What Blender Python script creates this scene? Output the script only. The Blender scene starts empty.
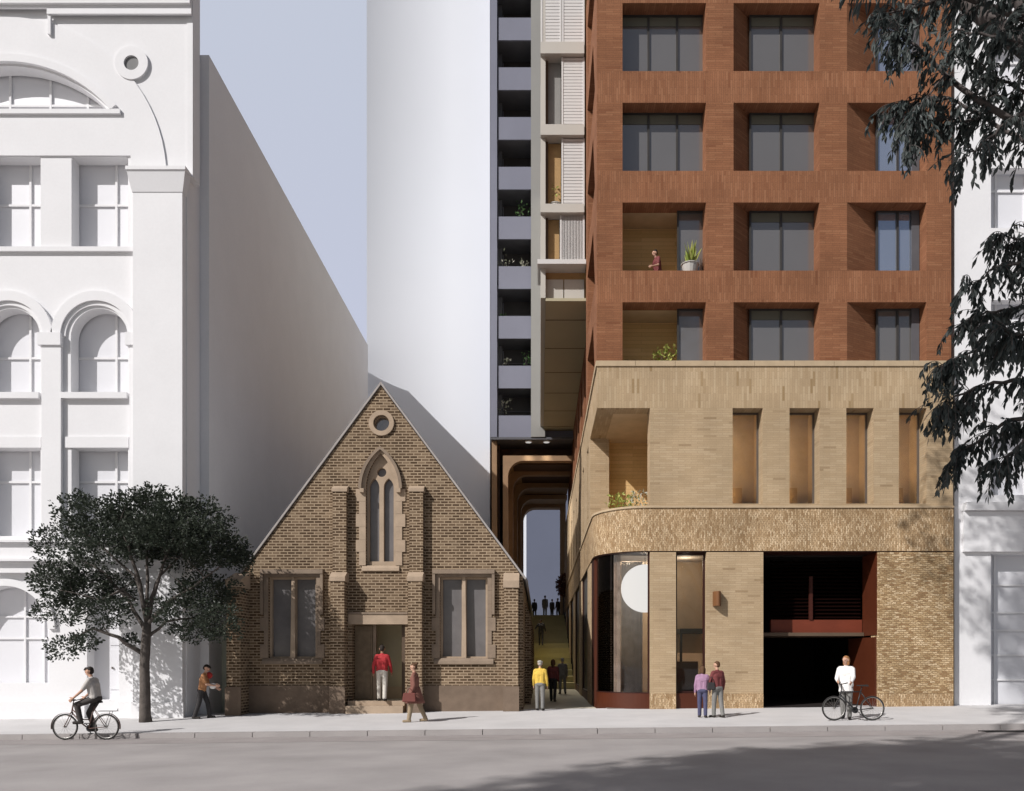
import bpy, bmesh, math, random
from mathutils import Vector, Matrix, Quaternion
from mathutils.geometry import tessellate_polygon
R = math.radians
S = bpy.context.scene
COL = S.collection
rnd = random.Random(7)

# ------------------------------------------------------------------ measuring
F = 780.0; HX = 540.0; HY = 660.0; EYE = 1.65
def X(px, Y): return (px-HX)*Y/F
def Z(py, Y): return EYE+(HY-py)*Y/F
def ground(x, y):
    y = min(y, 26.0)
    return -0.02+0.0105*x+0.026*(y-26.0)
def spot(px, py, dz=0.0):
    """where the sight line through a measured foot point meets the pavement"""
    a = (px-HX)/F; b = (py-HY)/F
    y = (EYE+0.02+0.026*26.0-dz)/(b+0.0105*a+0.026)
    if y > 26: y = (EYE+0.02)/b
    return Vector((a*y, y, EYE-b*y))

# ------------------------------------------------------------------ tagging
def tag(o, label, cat=None, group=None, kind=None):
    if label: o['label'] = label
    if cat: o['category'] = cat
    if group: o['group'] = group
    if kind: o['kind'] = kind
    return o
def thing(name, label, cat, loc=(0, 0, 0), rz=0.0, group=None, scale=1.0):
    o = bpy.data.objects.new(name, None); COL.objects.link(o)
    o.location = loc; o.rotation_euler = (0, 0, rz); o.scale = (scale,)*3
    o.empty_display_size = 0.2
    return tag(o, label, cat, group)
def origin(p):
    v = Vector((0, 0, 0))
    while p is not None:
        v += p.location; p = p.parent
    return v

# ------------------------------------------------------------------ mesh builder
class MB:
    def __init__(s): s.v = []; s.f = []; s.uv = {}
    def add(s, pts, faces, uvs=None):
        b = len(s.v); s.v += [tuple(p) for p in pts]
        for i, f in enumerate(faces):
            if uvs: s.uv[len(s.f)] = uvs[i]
            s.f.append(tuple(b+k for k in f))
        return s
    def box(s, x0, x1, y0, y1, z0, z1):
        if x0 > x1: x0, x1 = x1, x0
        if y0 > y1: y0, y1 = y1, y0
        if z0 > z1: z0, z1 = z1, z0
        p = [(x0,y0,z0),(x1,y0,z0),(x1,y1,z0),(x0,y1,z0),(x0,y0,z1),(x1,y0,z1),(x1,y1,z1),(x0,y1,z1)]
        return s.add(p, [(3,2,1,0),(4,5,6,7),(0,1,5,4),(1,2,6,5),(2,3,7,6),(3,0,4,7)])
    def hexa(s, b, t):
        """frustum: four bottom points, four top points"""
        return s.add(list(b)+list(t), [(3,2,1,0),(4,5,6,7),(0,1,5,4),(1,2,6,5),(2,3,7,6),(3,0,4,7)])
    def plan(s, poly, z0, z1):
        """extrude a counter-clockwise plan polygon upward"""
        n = len(poly)
        pts = [(x,y,z0) for x,y in poly]+[(x,y,z1) for x,y in poly]
        fs = [tuple(reversed(range(n))), tuple(range(n,2*n))]
        fs += [(i,(i+1)%n,n+(i+1)%n,n+i) for i in range(n)]
        return s.add(pts, fs)
    def plate(s, outline, holes, d0, d1, m=None):
        """a slab with holes; outline and holes are (u, z) loops; m maps (u, z, d) to a point"""
        m = m or (lambda u, z, d: (u, d, z))
        loops = [list(outline)]+[list(h) for h in holes]
        flat = [p for l in loops for p in l]
        tris = tessellate_polygon([[Vector((p[0],p[1],0)) for p in l] for l in loops])
        N = len(flat)
        pts = [m(u,z,d0) for u,z in flat]+[m(u,z,d1) for u,z in flat]
        fs = []
        for a,b,c in tris:
            A,B,C_ = flat[a],flat[b],flat[c]
            ccw = (B[0]-A[0])*(C_[1]-A[1])-(B[1]-A[1])*(C_[0]-A[0]) > 0
            if not ccw: a,c = c,a
            fs.append((a,b,c)); fs.append((N+c,N+b,N+a))
        k = 0
        for i,l in enumerate(loops):
            n = len(l)
            area = sum(l[j][0]*l[(j+1)%n][1]-l[(j+1)%n][0]*l[j][1] for j in range(n))
            ccw = area > 0
            if i > 0: ccw = not ccw
            for j in range(n):
                q = (k+j, k+(j+1)%n)
                fs.append((q[1],q[0],N+q[0],N+q[1]) if ccw else (q[0],q[1],N+q[1],N+q[0]))
            k += n
        return s.add(pts, fs)
    def tube(s, path, rad, n=8, cap=True):
        path = [Vector(p) for p in path]
        if not isinstance(rad, (list, tuple)): rad = [rad]*len(path)
        rings = []; up = None
        for i,p in enumerate(path):
            d = (path[min(i+1,len(path)-1)]-path[max(i-1,0)])
            if d.length < 1e-9: d = Vector((0,0,1))
            d.normalize()
            if up is None: up = d.orthogonal().normalized()
            else:
                up = up-d*up.dot(d)
                up = up.normalized() if up.length > 1e-6 else d.orthogonal().normalized()
            w = d.cross(up)
            rings.append([p+(up*math.cos(2*math.pi*k/n)+w*math.sin(2*math.pi*k/n))*rad[i] for k in range(n)])
        pts = [q for r_ in rings for q in r_]; fs = []
        for i in range(len(path)-1):
            for k in range(n):
                a=i*n+k; b=i*n+(k+1)%n
                fs.append((a,b,b+n,a+n))
        if cap:
            fs.append(tuple(reversed(range(n)))); fs.append(tuple(range(len(pts)-n,len(pts))))
        return s.add(pts, fs)
    def lathe(s, prof, c=(0,0,0), n=16, axis='z'):
        pts=[]; fs=[]
        for r_,z in prof:
            for k in range(n):
                a=2*math.pi*k/n; x,y=r_*math.cos(a), r_*math.sin(a)
                if axis=='z': pts.append((c[0]+x,c[1]+y,c[2]+z))
                elif axis=='y': pts.append((c[0]+x,c[1]-z,c[2]+y))
                else: pts.append((c[0]+z,c[1]+x,c[2]+y))
        for i in range(len(prof)-1):
            for k in range(n):
                a=i*n+k; b=i*n+(k+1)%n
                fs.append((a,b,b+n,a+n))
        fs.append(tuple(reversed(range(n)))); fs.append(tuple(range(len(pts)-n,len(pts))))
        return s.add(pts, fs)
    def ball(s, c, r, n=12, m=8):
        r = r if isinstance(r,(tuple,list)) else (r,r,r)
        pts=[(c[0],c[1],c[2]-r[2])]
        for i in range(1,m):
            t=math.pi*i/m
            for k in range(n):
                a=2*math.pi*k/n
                pts.append((c[0]+r[0]*math.sin(t)*math.cos(a),c[1]+r[1]*math.sin(t)*math.sin(a),c[2]-r[2]*math.cos(t)))
        pts.append((c[0],c[1],c[2]+r[2])); L=len(pts)-1; fs=[]
        for k in range(n):
            fs.append((0,1+(k+1)%n,1+k)); fs.append((L,L-n+k,L-n+(k+1)%n))
        for i in range(m-2):
            for k in range(n):
                a=1+i*n+k; b=1+i*n+(k+1)%n
                fs.append((a,b,b+n,a+n))
        return s.add(pts, fs)
    def cone(s, p0, p1, r0, r1, n=10):
        """capsule of two radii"""
        p0=Vector(p0); p1=Vector(p1)
        s.tube([p0,p1],[r0,r1],n); s.ball(p0,r0,n,6); s.ball(p1,r1,n,6); return s
    def mesh(s, name, off=(0,0,0), smooth=False):
        me = bpy.data.meshes.new(name)
        o = Vector(off)
        me.from_pydata([(p[0]-o.x,p[1]-o.y,p[2]-o.z) for p in s.v], [], s.f)
        uvl = me.uv_layers.new(name='UVMap').data
        V = s.v
        for pi,pl in enumerate(me.polygons):
            pl.use_smooth = smooth
            cu = s.uv.get(pi)
            n = pl.normal; ax,ay,az = abs(n.x),abs(n.y),abs(n.z)
            for q,li in enumerate(pl.loop_indices):
                if cu: uvl[li].uv = cu[q]; continue
                p = V[me.loops[li].vertex_index]
                if az>=ax and az>=ay: uvl[li].uv=(p[0],p[1])
                elif ay>=ax: uvl[li].uv=(p[0],p[2])
                else: uvl[li].uv=(p[1],p[2])
        return me
    def build(s, name, mat, parent=None, smooth=False, bevel=0.0, local=False):
        me = s.mesh(name, (0,0,0) if (parent is None or local) else origin(parent), smooth)
        if mat: me.materials.append(mat)
        ob = bpy.data.objects.new(name, me); COL.objects.link(ob)
        if parent is not None: ob.parent = parent
        if bevel:
            b = ob.modifiers.new('bevel','BEVEL'); b.width=bevel; b.segments=1; b.limit_method='ANGLE'
        return ob
def rect(x0,x1,z0,z1): return [(x0,z0),(x1,z0),(x1,z1),(x0,z1)]
def circ(cx,cz,r,n=32): return [(cx+r*math.cos(2*math.pi*k/n),cz+r*math.sin(2*math.pi*k/n)) for k in range(n)]
def arch(x0,x1,z0,zs,n=20):
    """opening with a round head: springs at zs"""
    c=(x0+x1)/2; r=(x1-x0)/2
    return [(x0,z0),(x1,z0)]+[(c+r*math.cos(math.pi*k/n),zs+r*math.sin(math.pi*k/n)) for k in range(n+1)]
def gothic(x0,x1,z0,zs,za,n=10):
    """opening with a pointed head between springing zs and apex za"""
    c=(x0+x1)/2; w=(x1-x0)/2; h=za-zs
    rr=(h*h+w*w)/(2*w); cr=x1-rr; cl=x0+rr; t=math.asin(min(1,h/rr))
    pts=[(x0,z0),(x1,z0)]
    for k in range(n+1):
        a=t*k/n; pts.append((cr+rr*math.cos(a),zs+rr*math.sin(a)))
    for k in range(n-1,-1,-1):
        a=t*k/n; pts.append((cl-rr*math.cos(a),zs+rr*math.sin(a)))
    return pts
def ring(cx,cz,r0,r1,a0,a1,n=28):
    o=[(cx+r1*math.cos(a0+(a1-a0)*k/n),cz+r1*math.sin(a0+(a1-a0)*k/n)) for k in range(n+1)]
    i=[(cx+r0*math.cos(a0+(a1-a0)*k/n),cz+r0*math.sin(a0+(a1-a0)*k/n)) for k in range(n,-1,-1)]
    return o+i

# ------------------------------------------------------------------ materials
MATS = {}
def new_mat(name):
    m = bpy.data.materials.new(name); m.use_nodes = True
    nt = m.node_tree; nt.nodes.clear()
    out = nt.nodes.new('ShaderNodeOutputMaterial')
    return m, nt, out
def nd(nt, t, **k):
    n = nt.nodes.new(t)
    for a,b in k.items():
        if a in n.inputs: n.inputs[a].default_value = b
        else: setattr(n, a, b)
    return n
def ln(nt, a, b): nt.links.new(a, b)
def c4(c): return (c[0],c[1],c[2],1.0)
def mix(nt, fac, a, b, mode='MIX'):
    m = nt.nodes.new('ShaderNodeMix'); m.data_type='RGBA'; m.blend_type=mode
    for sock,val in ((m.inputs[0],fac),(m.inputs[6],a),(m.inputs[7],b)):
        if hasattr(val,'default_value') or hasattr(val,'is_linked'): ln(nt,val,sock)
        else: sock.default_value = val if not isinstance(val,tuple) else c4(val)
    return m.outputs[2]
def noise(nt, vec, scale, detail=4, rough=0.55):
    n = nd(nt,'ShaderNodeTexNoise'); n.inputs['Scale'].default_value=scale
    n.inputs['Detail'].default_value=detail; n.inputs['Roughness'].default_value=rough
    if vec is not None: ln(nt,vec,n.inputs['Vector'])
    return n.outputs[0]
def ramp(nt, fac, stops, mode='LINEAR'):
    r_ = nt.nodes.new('ShaderNodeValToRGB'); r_.color_ramp.interpolation = mode
    e = r_.color_ramp.elements
    while len(e)<len(stops): e.new(0.5)
    for i,(p,c) in enumerate(stops):
        e[i].position=p; e[i].color=c4(c) if isinstance(c,(tuple,list)) else (c,c,c,1)
    ln(nt,fac,r_.inputs[0]); return r_.outputs[0]
def plain(name, col, rough=0.8, var=0.12, scale=1.5, metal=0.0, spec=0.3, bump=0.0, bscale=40, fine=0.0):
    m,nt,out = new_mat(name)
    g = nd(nt,'ShaderNodeNewGeometry'); b = nd(nt,'ShaderNodeBsdfPrincipled')
    n1 = noise(nt,g.outputs['Position'],scale,5)
    lo=tuple(c*(1-var) for c in col); hi=tuple(min(1,c*(1+var)) for c in col)
    c = ramp(nt,n1,[(0.3,lo),(0.7,hi)])
    if fine:
        n3 = noise(nt,g.outputs['Position'],bscale*2,2)
        c = mix(nt,1.0,c,ramp(nt,n3,[(0.3,1-fine),(0.7,1.0+fine)]),'MULTIPLY')
    ln(nt,c,b.inputs['Base Color'])
    b.inputs['Roughness'].default_value=rough; b.inputs['Metallic'].default_value=metal
    b.inputs['Specular IOR Level'].default_value=spec
    if bump:
        n2 = noise(nt,g.outputs['Position'],bscale,4)
        bp = nd(nt,'ShaderNodeBump'); bp.inputs['Strength'].default_value=bump; bp.inputs['Distance'].default_value=0.02
        ln(nt,n2,bp.inputs['Height']); ln(nt,bp.outputs[0],b.inputs['Normal'])
    ln(nt,b.outputs[0],out.inputs[0]); MATS[name]=m; return m
def brick(name, stops, bw, bh, mortar, mcol, vertical=False, offset=0.5, bump=0.5, dist=0.01, var=0.15, rough=0.9,jit=0.0):
    m,nt,out = new_mat(name)
    tc = nd(nt,'ShaderNodeTexCoord'); uv = tc.outputs['UV']
    if jit:
        nz = nd(nt,'ShaderNodeTexNoise'); nz.inputs['Scale'].default_value=9; ln(nt,uv,nz.inputs['Vector'])
        v1=nd(nt,'ShaderNodeVectorMath',operation='SCALE'); ln(nt,nz.outputs[1],v1.inputs[0]); v1.inputs['Scale'].default_value=jit
        v2=nd(nt,'ShaderNodeVectorMath',operation='ADD'); ln(nt,uv,v2.inputs[0]); ln(nt,v1.outputs[0],v2.inputs[1]); uv=v2.outputs[0]
    if vertical:
        sp = nd(nt,'ShaderNodeSeparateXYZ'); cb = nd(nt,'ShaderNodeCombineXYZ')
        ln(nt,uv,sp.inputs[0]); ln(nt,sp.outputs[0],cb.inputs[1]); ln(nt,sp.outputs[1],cb.inputs[0]); uv=cb.outputs[0]
    b = nd(nt,'ShaderNodeTexBrick'); b.offset=offset; b.squash=1.0
    ln(nt,uv,b.inputs['Vector'])
    for k,v in (('Color1',(0,0,0,1)),('Color2',(1,1,1,1)),('Mortar',(0.5,0.5,0.5,1)),('Scale',1.0),('Mortar Size',mortar),('Mortar Smooth',0.2),('Bias',0.0),('Brick Width',bw),('Row Height',bh)):
        b.inputs[k].default_value=v
    col = ramp(nt,b.outputs['Color'],stops)
    g = nd(nt,'ShaderNodeNewGeometry')
    n1 = noise(nt,g.outputs['Position'],0.7,5); n2 = noise(nt,g.outputs['Position'],35,3)
    col = mix(nt,b.outputs['Fac'],col,mcol)
    col = mix(nt,1.0,col,ramp(nt,n1,[(0.3,1-var),(0.7,1+var*0.6)]),'MULTIPLY')
    col = mix(nt,1.0,col,ramp(nt,n2,[(0.3,1-var),(0.7,1+var*0.6)]),'MULTIPLY')
    p = nd(nt,'ShaderNodeBsdfPrincipled'); ln(nt,col,p.inputs['Base Color'])
    p.inputs['Roughness'].default_value=rough; p.inputs['Specular IOR Level'].default_value=0.2
    h = nd(nt,'ShaderNodeMath',operation='SUBTRACT'); h.inputs[0].default_value=1.0
    ln(nt,b.outputs['Fac'],h.inputs[1])
    h2 = nd(nt,'ShaderNodeMath',operation='MULTIPLY_ADD'); ln(nt,b.outputs['Color'],h2.inputs[0]); h2.inputs[1].default_value=0.7; ln(nt,h.outputs[0],h2.inputs[2])
    bp = nd(nt,'ShaderNodeBump'); bp.inputs['Strength'].default_value=bump; bp.inputs['Distance'].default_value=dist
    ln(nt,h2.outputs[0],bp.inputs['Height']); ln(nt,bp.outputs[0],p.inputs['Normal'])
    ln(nt,p.outputs[0],out.inputs[0]); MATS[name]=m; return m
def glass(name, tint=(0.75,0.78,0.8), refl=0.9, ior=1.5):
    m,nt,out = new_mat(name)
    t = nd(nt,'ShaderNodeBsdfTransparent'); t.inputs[0].default_value=c4(tint)
    gl = nd(nt,'ShaderNodeBsdfGlossy'); gl.inputs['Roughness'].default_value=0.02; gl.inputs[0].default_value=(refl,refl,refl,1)
    fr = nd(nt,'ShaderNodeFresnel'); fr.inputs[0].default_value=ior
    mx = nd(nt,'ShaderNodeMixShader'); ln(nt,fr.outputs[0],mx.inputs[0]); ln(nt,t.outputs[0],mx.inputs[1]); ln(nt,gl.outputs[0],mx.inputs[2])
    ln(nt,mx.outputs[0],out.inputs[0]); MATS[name]=m; return m
def leaf_mat(name, a, b_, trans=0.25):
    m,nt,out = new_mat(name)
    g = nd(nt,'ShaderNodeNewGeometry')
    col = ramp(nt,g.outputs['Random Per Island'],[(0.0,a),(1.0,b_)])
    p = nd(nt,'ShaderNodeBsdfPrincipled'); ln(nt,col,p.inputs['Base Color']); p.inputs['Roughness'].default_value=0.5
    p.inputs['Specular IOR Level'].default_value=0.35
    tr = nd(nt,'ShaderNodeBsdfTranslucent'); ln(nt,col,tr.inputs[0])
    mx = nd(nt,'ShaderNodeMixShader'); mx.inputs[0].default_value=trans
    ln(nt,p.outputs[0],mx.inputs[1]); ln(nt,tr.outputs[0],mx.inputs[2]); ln(nt,mx.outputs[0],out.inputs[0])
    MATS[name]=m; return m

plain('white_stone',(0.785,0.78,0.79),0.85,0.02,0.8,bump=0.06,bscale=6,fine=0.012)
plain('white_pane',(0.74,0.74,0.77),0.25,0.02,0.6,spec=0.5)
plain('white_tower',(0.735,0.758,0.808),0.9,0.015,0.1)
plain('hole_grey',(0.22,0.22,0.22),0.9)
plain('pale_green',(0.58,0.6,0.5),0.7)
plain('pavement',(0.58,0.565,0.56),0.9,0.07,0.9,bump=0.15,bscale=30,fine=0.05)
plain('kerb',(0.36,0.335,0.325),0.9,0.08,1.2,bump=0.2,bscale=30,fine=0.05)
plain('gutter',(0.32,0.29,0.28),0.95,0.10,1.4,bump=0.3,bscale=30,fine=0.10)
plain('asphalt',(0.35,0.325,0.315),0.9,0.13,0.55,bump=0.35,bscale=60,fine=0.10)
plain('far_ground',(0.22,0.21,0.2),0.95)
plain('stone',(0.4,0.305,0.22),0.85,0.12,2.5,bump=0.2,bscale=25,fine=0.05)
plain('stone_dark',(0.25,0.19,0.14),0.85,0.15,2.5,bump=0.2,bscale=25,fine=0.06)
plain('slate',(0.30,0.29,0.29),0.6,0.15,3)
plain('coping',(0.36,0.33,0.31),0.8,0.1,3)
plain('church_pane',(0.15,0.14,0.14),0.16,0.12,2.0,spec=0.5)
plain('door_wood',(0.16,0.115,0.07),0.5,0.2,6)
plain('olive_plaster',(0.52,0.45,0.3),0.9,0.06)
plain('stair_olive',(0.5,0.45,0.24),0.9,0.10,0.8,fine=0.06)
plain('lane_floor',(0.55,0.51,0.4),0.9,0.1,1.2,bump=0.2,bscale=30,fine=0.05)
plain('red_steel',(0.078,0.0195,0.008),0.45,0.08,1.5,spec=0.35)
plain('red_dark',(0.035,0.01,0.007),0.5,0.1,2)
plain('louvre_dark',(.008,.003,.0025),.9,.1,spec=0.0)
plain('plinth_stone',(.185,.135,.098),.85,.15,2.5,bump=.2,bscale=25,fine=.08)
plain('post_red',(.05,.011,.006),.6)
plain('blind_grey',(.26,.25,.235),.5)
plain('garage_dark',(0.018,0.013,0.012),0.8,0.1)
plain('ochre_wood',(0.4,0.25,0.11),0.6,0.10,4)
plain('ochre_light',(.52,.39,.25),0.6,0.10,2)
plain('tan_cap',(0.47,0.36,0.235),0.8,0.08,3)
plain('frame_dark',(0.05,0.047,0.045),0.4)
plain('frame_bronze',(0.12,0.10,0.085),0.4)
plain('grey_glass',(0.275,0.262,0.255),0.07,0.03,0.5,metal=0.58)
plain('red_beam',(.16,.036,.018),.5)
plain('slot_amber',(.46,.31,.18),.25,.1,1.2,spec=.5)
plain('clad_pale',(.27,.265,.25),.6,.05,.4)
plain('blind_olive',(0.14,0.135,0.105),0.5,0.06)
plain('sky_tint_glass',(0.5,0.56,0.68),0.06,0.05,0.3,metal=0.75)  # blue of the reflected sky put into the base colour
plain('clad_grey',(0.195,0.2,0.25),0.55,0.05,0.4)
plain('clad_dark',(0.1,0.1,0.11),0.55,0.1)
plain('balcony_black',(0.06,0.055,0.055),0.5,0.1)
plain('louvre_white',(0.62,0.605,0.59),0.6,0.03,0.8)
plain('beige_panel',(0.50,0.475,0.43),0.7,0.04,0.6)
plain('soffit_olive',(0.42,0.38,0.26),0.7,0.06,0.5)
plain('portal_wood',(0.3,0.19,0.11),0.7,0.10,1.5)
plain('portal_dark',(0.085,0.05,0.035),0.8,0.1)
plain('shade_blue',(0.125,0.14,0.195),0.7,0.05,0.1)  # shade on a distant building put into one even blue
plain('bark',(0.105,0.09,0.08),0.95,0.25,6,bump=0.6,bscale=18)
plain('gum_bark',(0.10,0.085,0.08),0.9,0.3,4,bump=0.4,bscale=12)
plain('tyre',(0.03,0.028,0.027),0.8)
plain('rim_metal',(0.42,0.41,0.39),0.35,metal=0.7)
plain('bike_brown',(0.16,0.10,0.085),0.4)
plain('bike_black',(0.028,0.028,0.03),0.4)
plain('saddle',(0.02,0.018,0.017),0.6)
plain('pot',(0.5,0.48,0.45),0.7)
plain('lamp_bronze',(0.17,0.075,0.03),0.5)
plain('cafe_wall',(0.5,0.42,0.34),0.8,0.15,1.0)
plain('cafe_floor',(0.20,0.17,0.15),0.5)
plain('streak_brown',(0.46,0.37,0.31),.9,.3,3)
plain('curtain',(0.42,0.40,0.385),0.9,0.15,4)
plain('timber_dark',(0.11,0.075,0.05),0.6)
glass('shop_glass',(0.88,0.87,0.86),0.85,1.5)
glass('slot_glass',(0.85,0.82,0.78),0.8,1.5)
leaf_mat('street_leaf',(0.022,0.032,0.021),(0.062,0.075,0.052))
leaf_mat('gum_leaf',(0.025,0.034,0.032),(0.10,0.115,0.11),0.3)
leaf_mat('plant_leaf',(0.22,0.30,0.05),(0.52,0.52,0.16),0.3)
leaf_mat('plant_dark',(0.05,0.13,0.04),(0.14,0.26,0.09),0.3)
leaf_mat('pale_leaf',(0.30,0.33,0.22),(0.55,0.52,0.45),0.2)
# bricks
brick('church_brick',[(0.0,(0.07,0.043,0.024)),(0.35,(0.095,0.060,0.034)),(0.7,(0.145,0.096,0.058)),(1.0,(0.23,0.165,0.105))],0.255,0.094,0.016,(0.39,0.295,0.20),bump=0.4,dist=0.008,var=0.16)
brick('red_brick',[(0.0,(0.220,0.088,0.043)),(0.07,(0.250,0.107,0.054)),(0.7,(0.276,0.120,0.060)),(1.0,(0.312,0.144,0.074))],0.49,0.075,0.006,(0.196,0.090,0.049),bump=0.5,dist=0.012,var=0.17)
brick('red_soldier',[(0.0,(0.220,0.088,0.043)),(0.07,(0.259,0.112,0.056)),(0.7,(0.286,0.126,0.064)),(1.0,(0.324,0.151,0.079))],0.49,0.075,0.006,(0.202,0.093,0.052),vertical=True,bump=0.5,dist=0.012,var=0.17)
brick('tan_brick',[(0.0,(0.33,0.235,0.14)),(0.05,(0.44,0.325,0.20)),(0.6,(0.47,0.35,0.22)),(1.0,(0.50,0.38,0.245))],0.42,0.075,0.006,(0.385,0.28,0.17),bump=0.5,dist=0.012,var=0.14)
brick('tan_soldier',[(0.0,(0.32,0.22,0.115)),(0.06,(0.425,0.31,0.19)),(0.6,(0.465,0.345,0.215)),(1.0,(0.505,0.385,0.25))],0.49,0.085,0.006,(0.385,0.28,0.17),vertical=True,bump=0.5,dist=0.012,var=0.14)
brick('rough_soldier',[(0.0,(0.324,0.204,0.102)),(0.3,(0.480,0.330,0.186)),(0.7,(0.588,0.426,0.258)),(1.0,(0.720,0.552,0.360))],0.14,0.055,0.008,(0.360,0.240,0.132),vertical=True,bump=1.0,dist=0.04,var=0.25,jit=0.09)
brick('rough_brick',[(0.0,(0.285,0.171,0.084)),(0.3,(0.433,0.296,0.157)),(0.7,(0.559,0.405,0.235)),(1.0,(0.684,0.524,0.336))],0.16,0.066,0.009,(0.319,0.211,0.112),bump=1.0,dist=0.04,var=0.25,jit=0.09)
brick('ochre_board',[(0.0,(0.60,0.40,0.18)),(1.0,(0.72,0.50,0.25))],2.4,0.14,0.004,(0.36,0.22,0.10),bump=0.3,dist=0.006,var=0.1)
M = MATS
def emis(name, col, st):
    m,nt,out=new_mat(name); e=nd(nt,'ShaderNodeEmission'); e.inputs[0].default_value=c4(col); e.inputs[1].default_value=st
    ln(nt,e.outputs[0],out.inputs[0]); MATS[name]=m; return m
emis('lamp_glow',(1.0,0.985,0.97),1.1); emis('fill_glow',(1.0,0.88,0.72),24.0); emis('disc_glow',(1.0,0.97,0.92),.55)  # the strong warm glow serves only the added interior fills

def window(parent, x0, x1, z0, z1, y, vs=(), hs=(), frame='white_stone', pane='white_pane', bar=0.05, edge=0.05, dep=0.06, label=None, vz=None):
    """window part (bars) with its pane as a sub-part"""
    f = MB(); e = edge
    if e:
        f.box(x0,x0+e,y,y+dep,z0,z1); f.box(x1-e,x1,y,y+dep,z0,z1)
        f.box(x0+e,x1-e,y,y+dep,z0,z0+e); f.box(x0+e,x1-e,y,y+dep,z1-e,z1)
    for v in vs: f.box(v-bar/2,v+bar/2,y+0.004,y+dep-0.004,z0+e,z1-e)
    for h in hs:
        xs=[x0+e]+sorted(list(vs))+[x1-e]
        for i in range(len(xs)-1):
            a=xs[i]+(bar/2 if i>0 else 0); b=xs[i+1]-(bar/2 if i<len(xs)-2 else 0)
            f.box(a,b,y+0.008,y+dep-0.008,h-bar/2,h+bar/2)
    w = f.build('window', M[frame], parent)
    if label: w['label']=label
    MB().box(x0+0.003,x1-0.003,y+dep+0.002,y+dep+0.02,z0+0.003,z1-0.003).build('pane', M[pane], w)
    return w
SUN=4.35; SKY=0.06; LANE_W=2600; CAFE_FILL_W=90; SKY_AIR=1.0; SKY_DUST=2.0; SKY_SAT=0.8; EXPO=0.0
# ================================================================== SETTING
def struct(name, mb, mat): return tag(mb.build(name, M[mat]), None, kind='structure')
def sheet(x0,x1,y0,y1,fz,nx=12,ny=4):
    m=MB(); pts=[]; fs=[]
    for j in range(ny+1):
        for i in range(nx+1):
            x=x0+(x1-x0)*i/nx; y=y0+(y1-y0)*j/ny; pts.append((x,y,fz(x,y)))
    for j in range(ny):
        for i in range(nx):
            a=j*(nx+1)+i; fs.append((a,a+1,a+nx+2,a+nx+1))
    return m.add(pts,fs)
KY=20.6
struct('ground', sheet(-400,400,-200,600,lambda x,y:-1.2,2,2), 'far_ground')
struct('pavement', sheet(-60,60,KY,26.6,lambda x,y:ground(x,y),40,6), 'pavement')
def kerb_strip(y0,y1,top,bot):
    m=MB(); n=80
    for i in range(n):
        a=-60+120*i/n+0.010; b=-60+120*(i+1)/n-0.010
        p=[(a,y0,bot(a)),(b,y0,bot(b)),(b,y1,bot(b)),(a,y1,bot(a))]
        q=[(a,y0+0.015,top(a)),(b,y0+0.015,top(b)),(b,y1,top(b)),(a,y1,top(a))]
        m.hexa(p,q)
    return m
struct('kerb', kerb_strip(KY-0.28,KY-0.002,lambda x:ground(x,KY)+0.001,lambda x:ground(x,KY)-0.5), 'kerb')
def roadz(x,y): return ground(x,KY)-0.13+0.012*min(0,(12-y))*0+ (0.02*(KY-0.28-y) if y>13 else 0.02*(KY-0.28-13))
struct('gutter', sheet(-60,60,18.7,KY-0.28,lambda x,y:roadz(x,y)+0.004,40,2), 'gutter')
struct('road', sheet(-60,60,-6,KY-0.2,lambda x,y:roadz(x,y),40,8), 'asphalt')
struct('path', sheet(-0.9,1.96,26.0,44.0,lambda x,y:-0.03+0.006*max(0,y-30),2,8), 'lane_floor')
# drain slot in the gutter at the right
dr=MB(); dx0=X(984,19.6); 
for k in range(14): dr.box(dx0+0.09*k,dx0+0.09*k+0.05,19.45,19.75,roadz(dx0,19.6)+0.006,roadz(dx0,19.6)+0.02)
dr.box(dx0-0.04,dx0+1.26,19.40,19.447,roadz(dx0,19.6)-0.02,roadz(dx0,19.6)+0.024); dr.box(dx0-0.04,dx0+1.26,19.753,19.80,roadz(dx0,19.6)-0.02,roadz(dx0,19.6)+0.024)
tag(dr.build('drain_grate',M['tyre']),'dark slotted drain grate in the gutter at the right end of the road','drain')

# ================================================================== WHITE BUILDING, LEFT
YL=24.9
def xl(p): return X(p,YL)
def zl(p): return Z(p,YL)
WB=thing('white_building','white classical building with arched windows and a roundel, beside the street tree','building',(xl(60),YL,-0.3))
CX=[-75.5,12.0,99.5]
D=0.42
holes=[]
for c in CX:
    holes.append(rect(xl(c-28),xl(c+28.6),zl(247.8),zl(157)))
    holes.append(arch(xl(c-28.6),xl(c+28.6),zl(393),zl(337)))
    holes.append(rect(xl(c-28),xl(c+28.6),zl(536),zl(448)))
def segment(cx,cy,r,yb,n=26):
    h=cy-yb; t=math.acos(h/r)
    return [(xl(cx+r*math.sin(t-2*t*k/n)),zl(cy-r*math.cos(t-2*t*k/n))) for k in range(n+1)]
attic=segment(8,201,135,111)
holes.append(list(reversed(attic)) if False else attic)
garch=arch(xl(-36),xl(49),zl(683),zl(629),28)
holes.append(garch)
holes.append(rect(xl(87),xl(119),zl(700),zl(596)))
MB().plate(rect(xl(-300),xl(187),-1.0,zl(-60)),holes,YL,YL+D).build('wall',M['white_stone'],WB)
up=MB().box(xl(187)+0.002,xl(193),YL-0.02,YL+0.48,zl(177),zl(-60)); up.box(xl(187)+0.002-0.4,xl(187),YL+D+0.002,YL+0.95,-1.0,zl(-60))
up.build('corner_return',M['white_stone'],WB)
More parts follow.
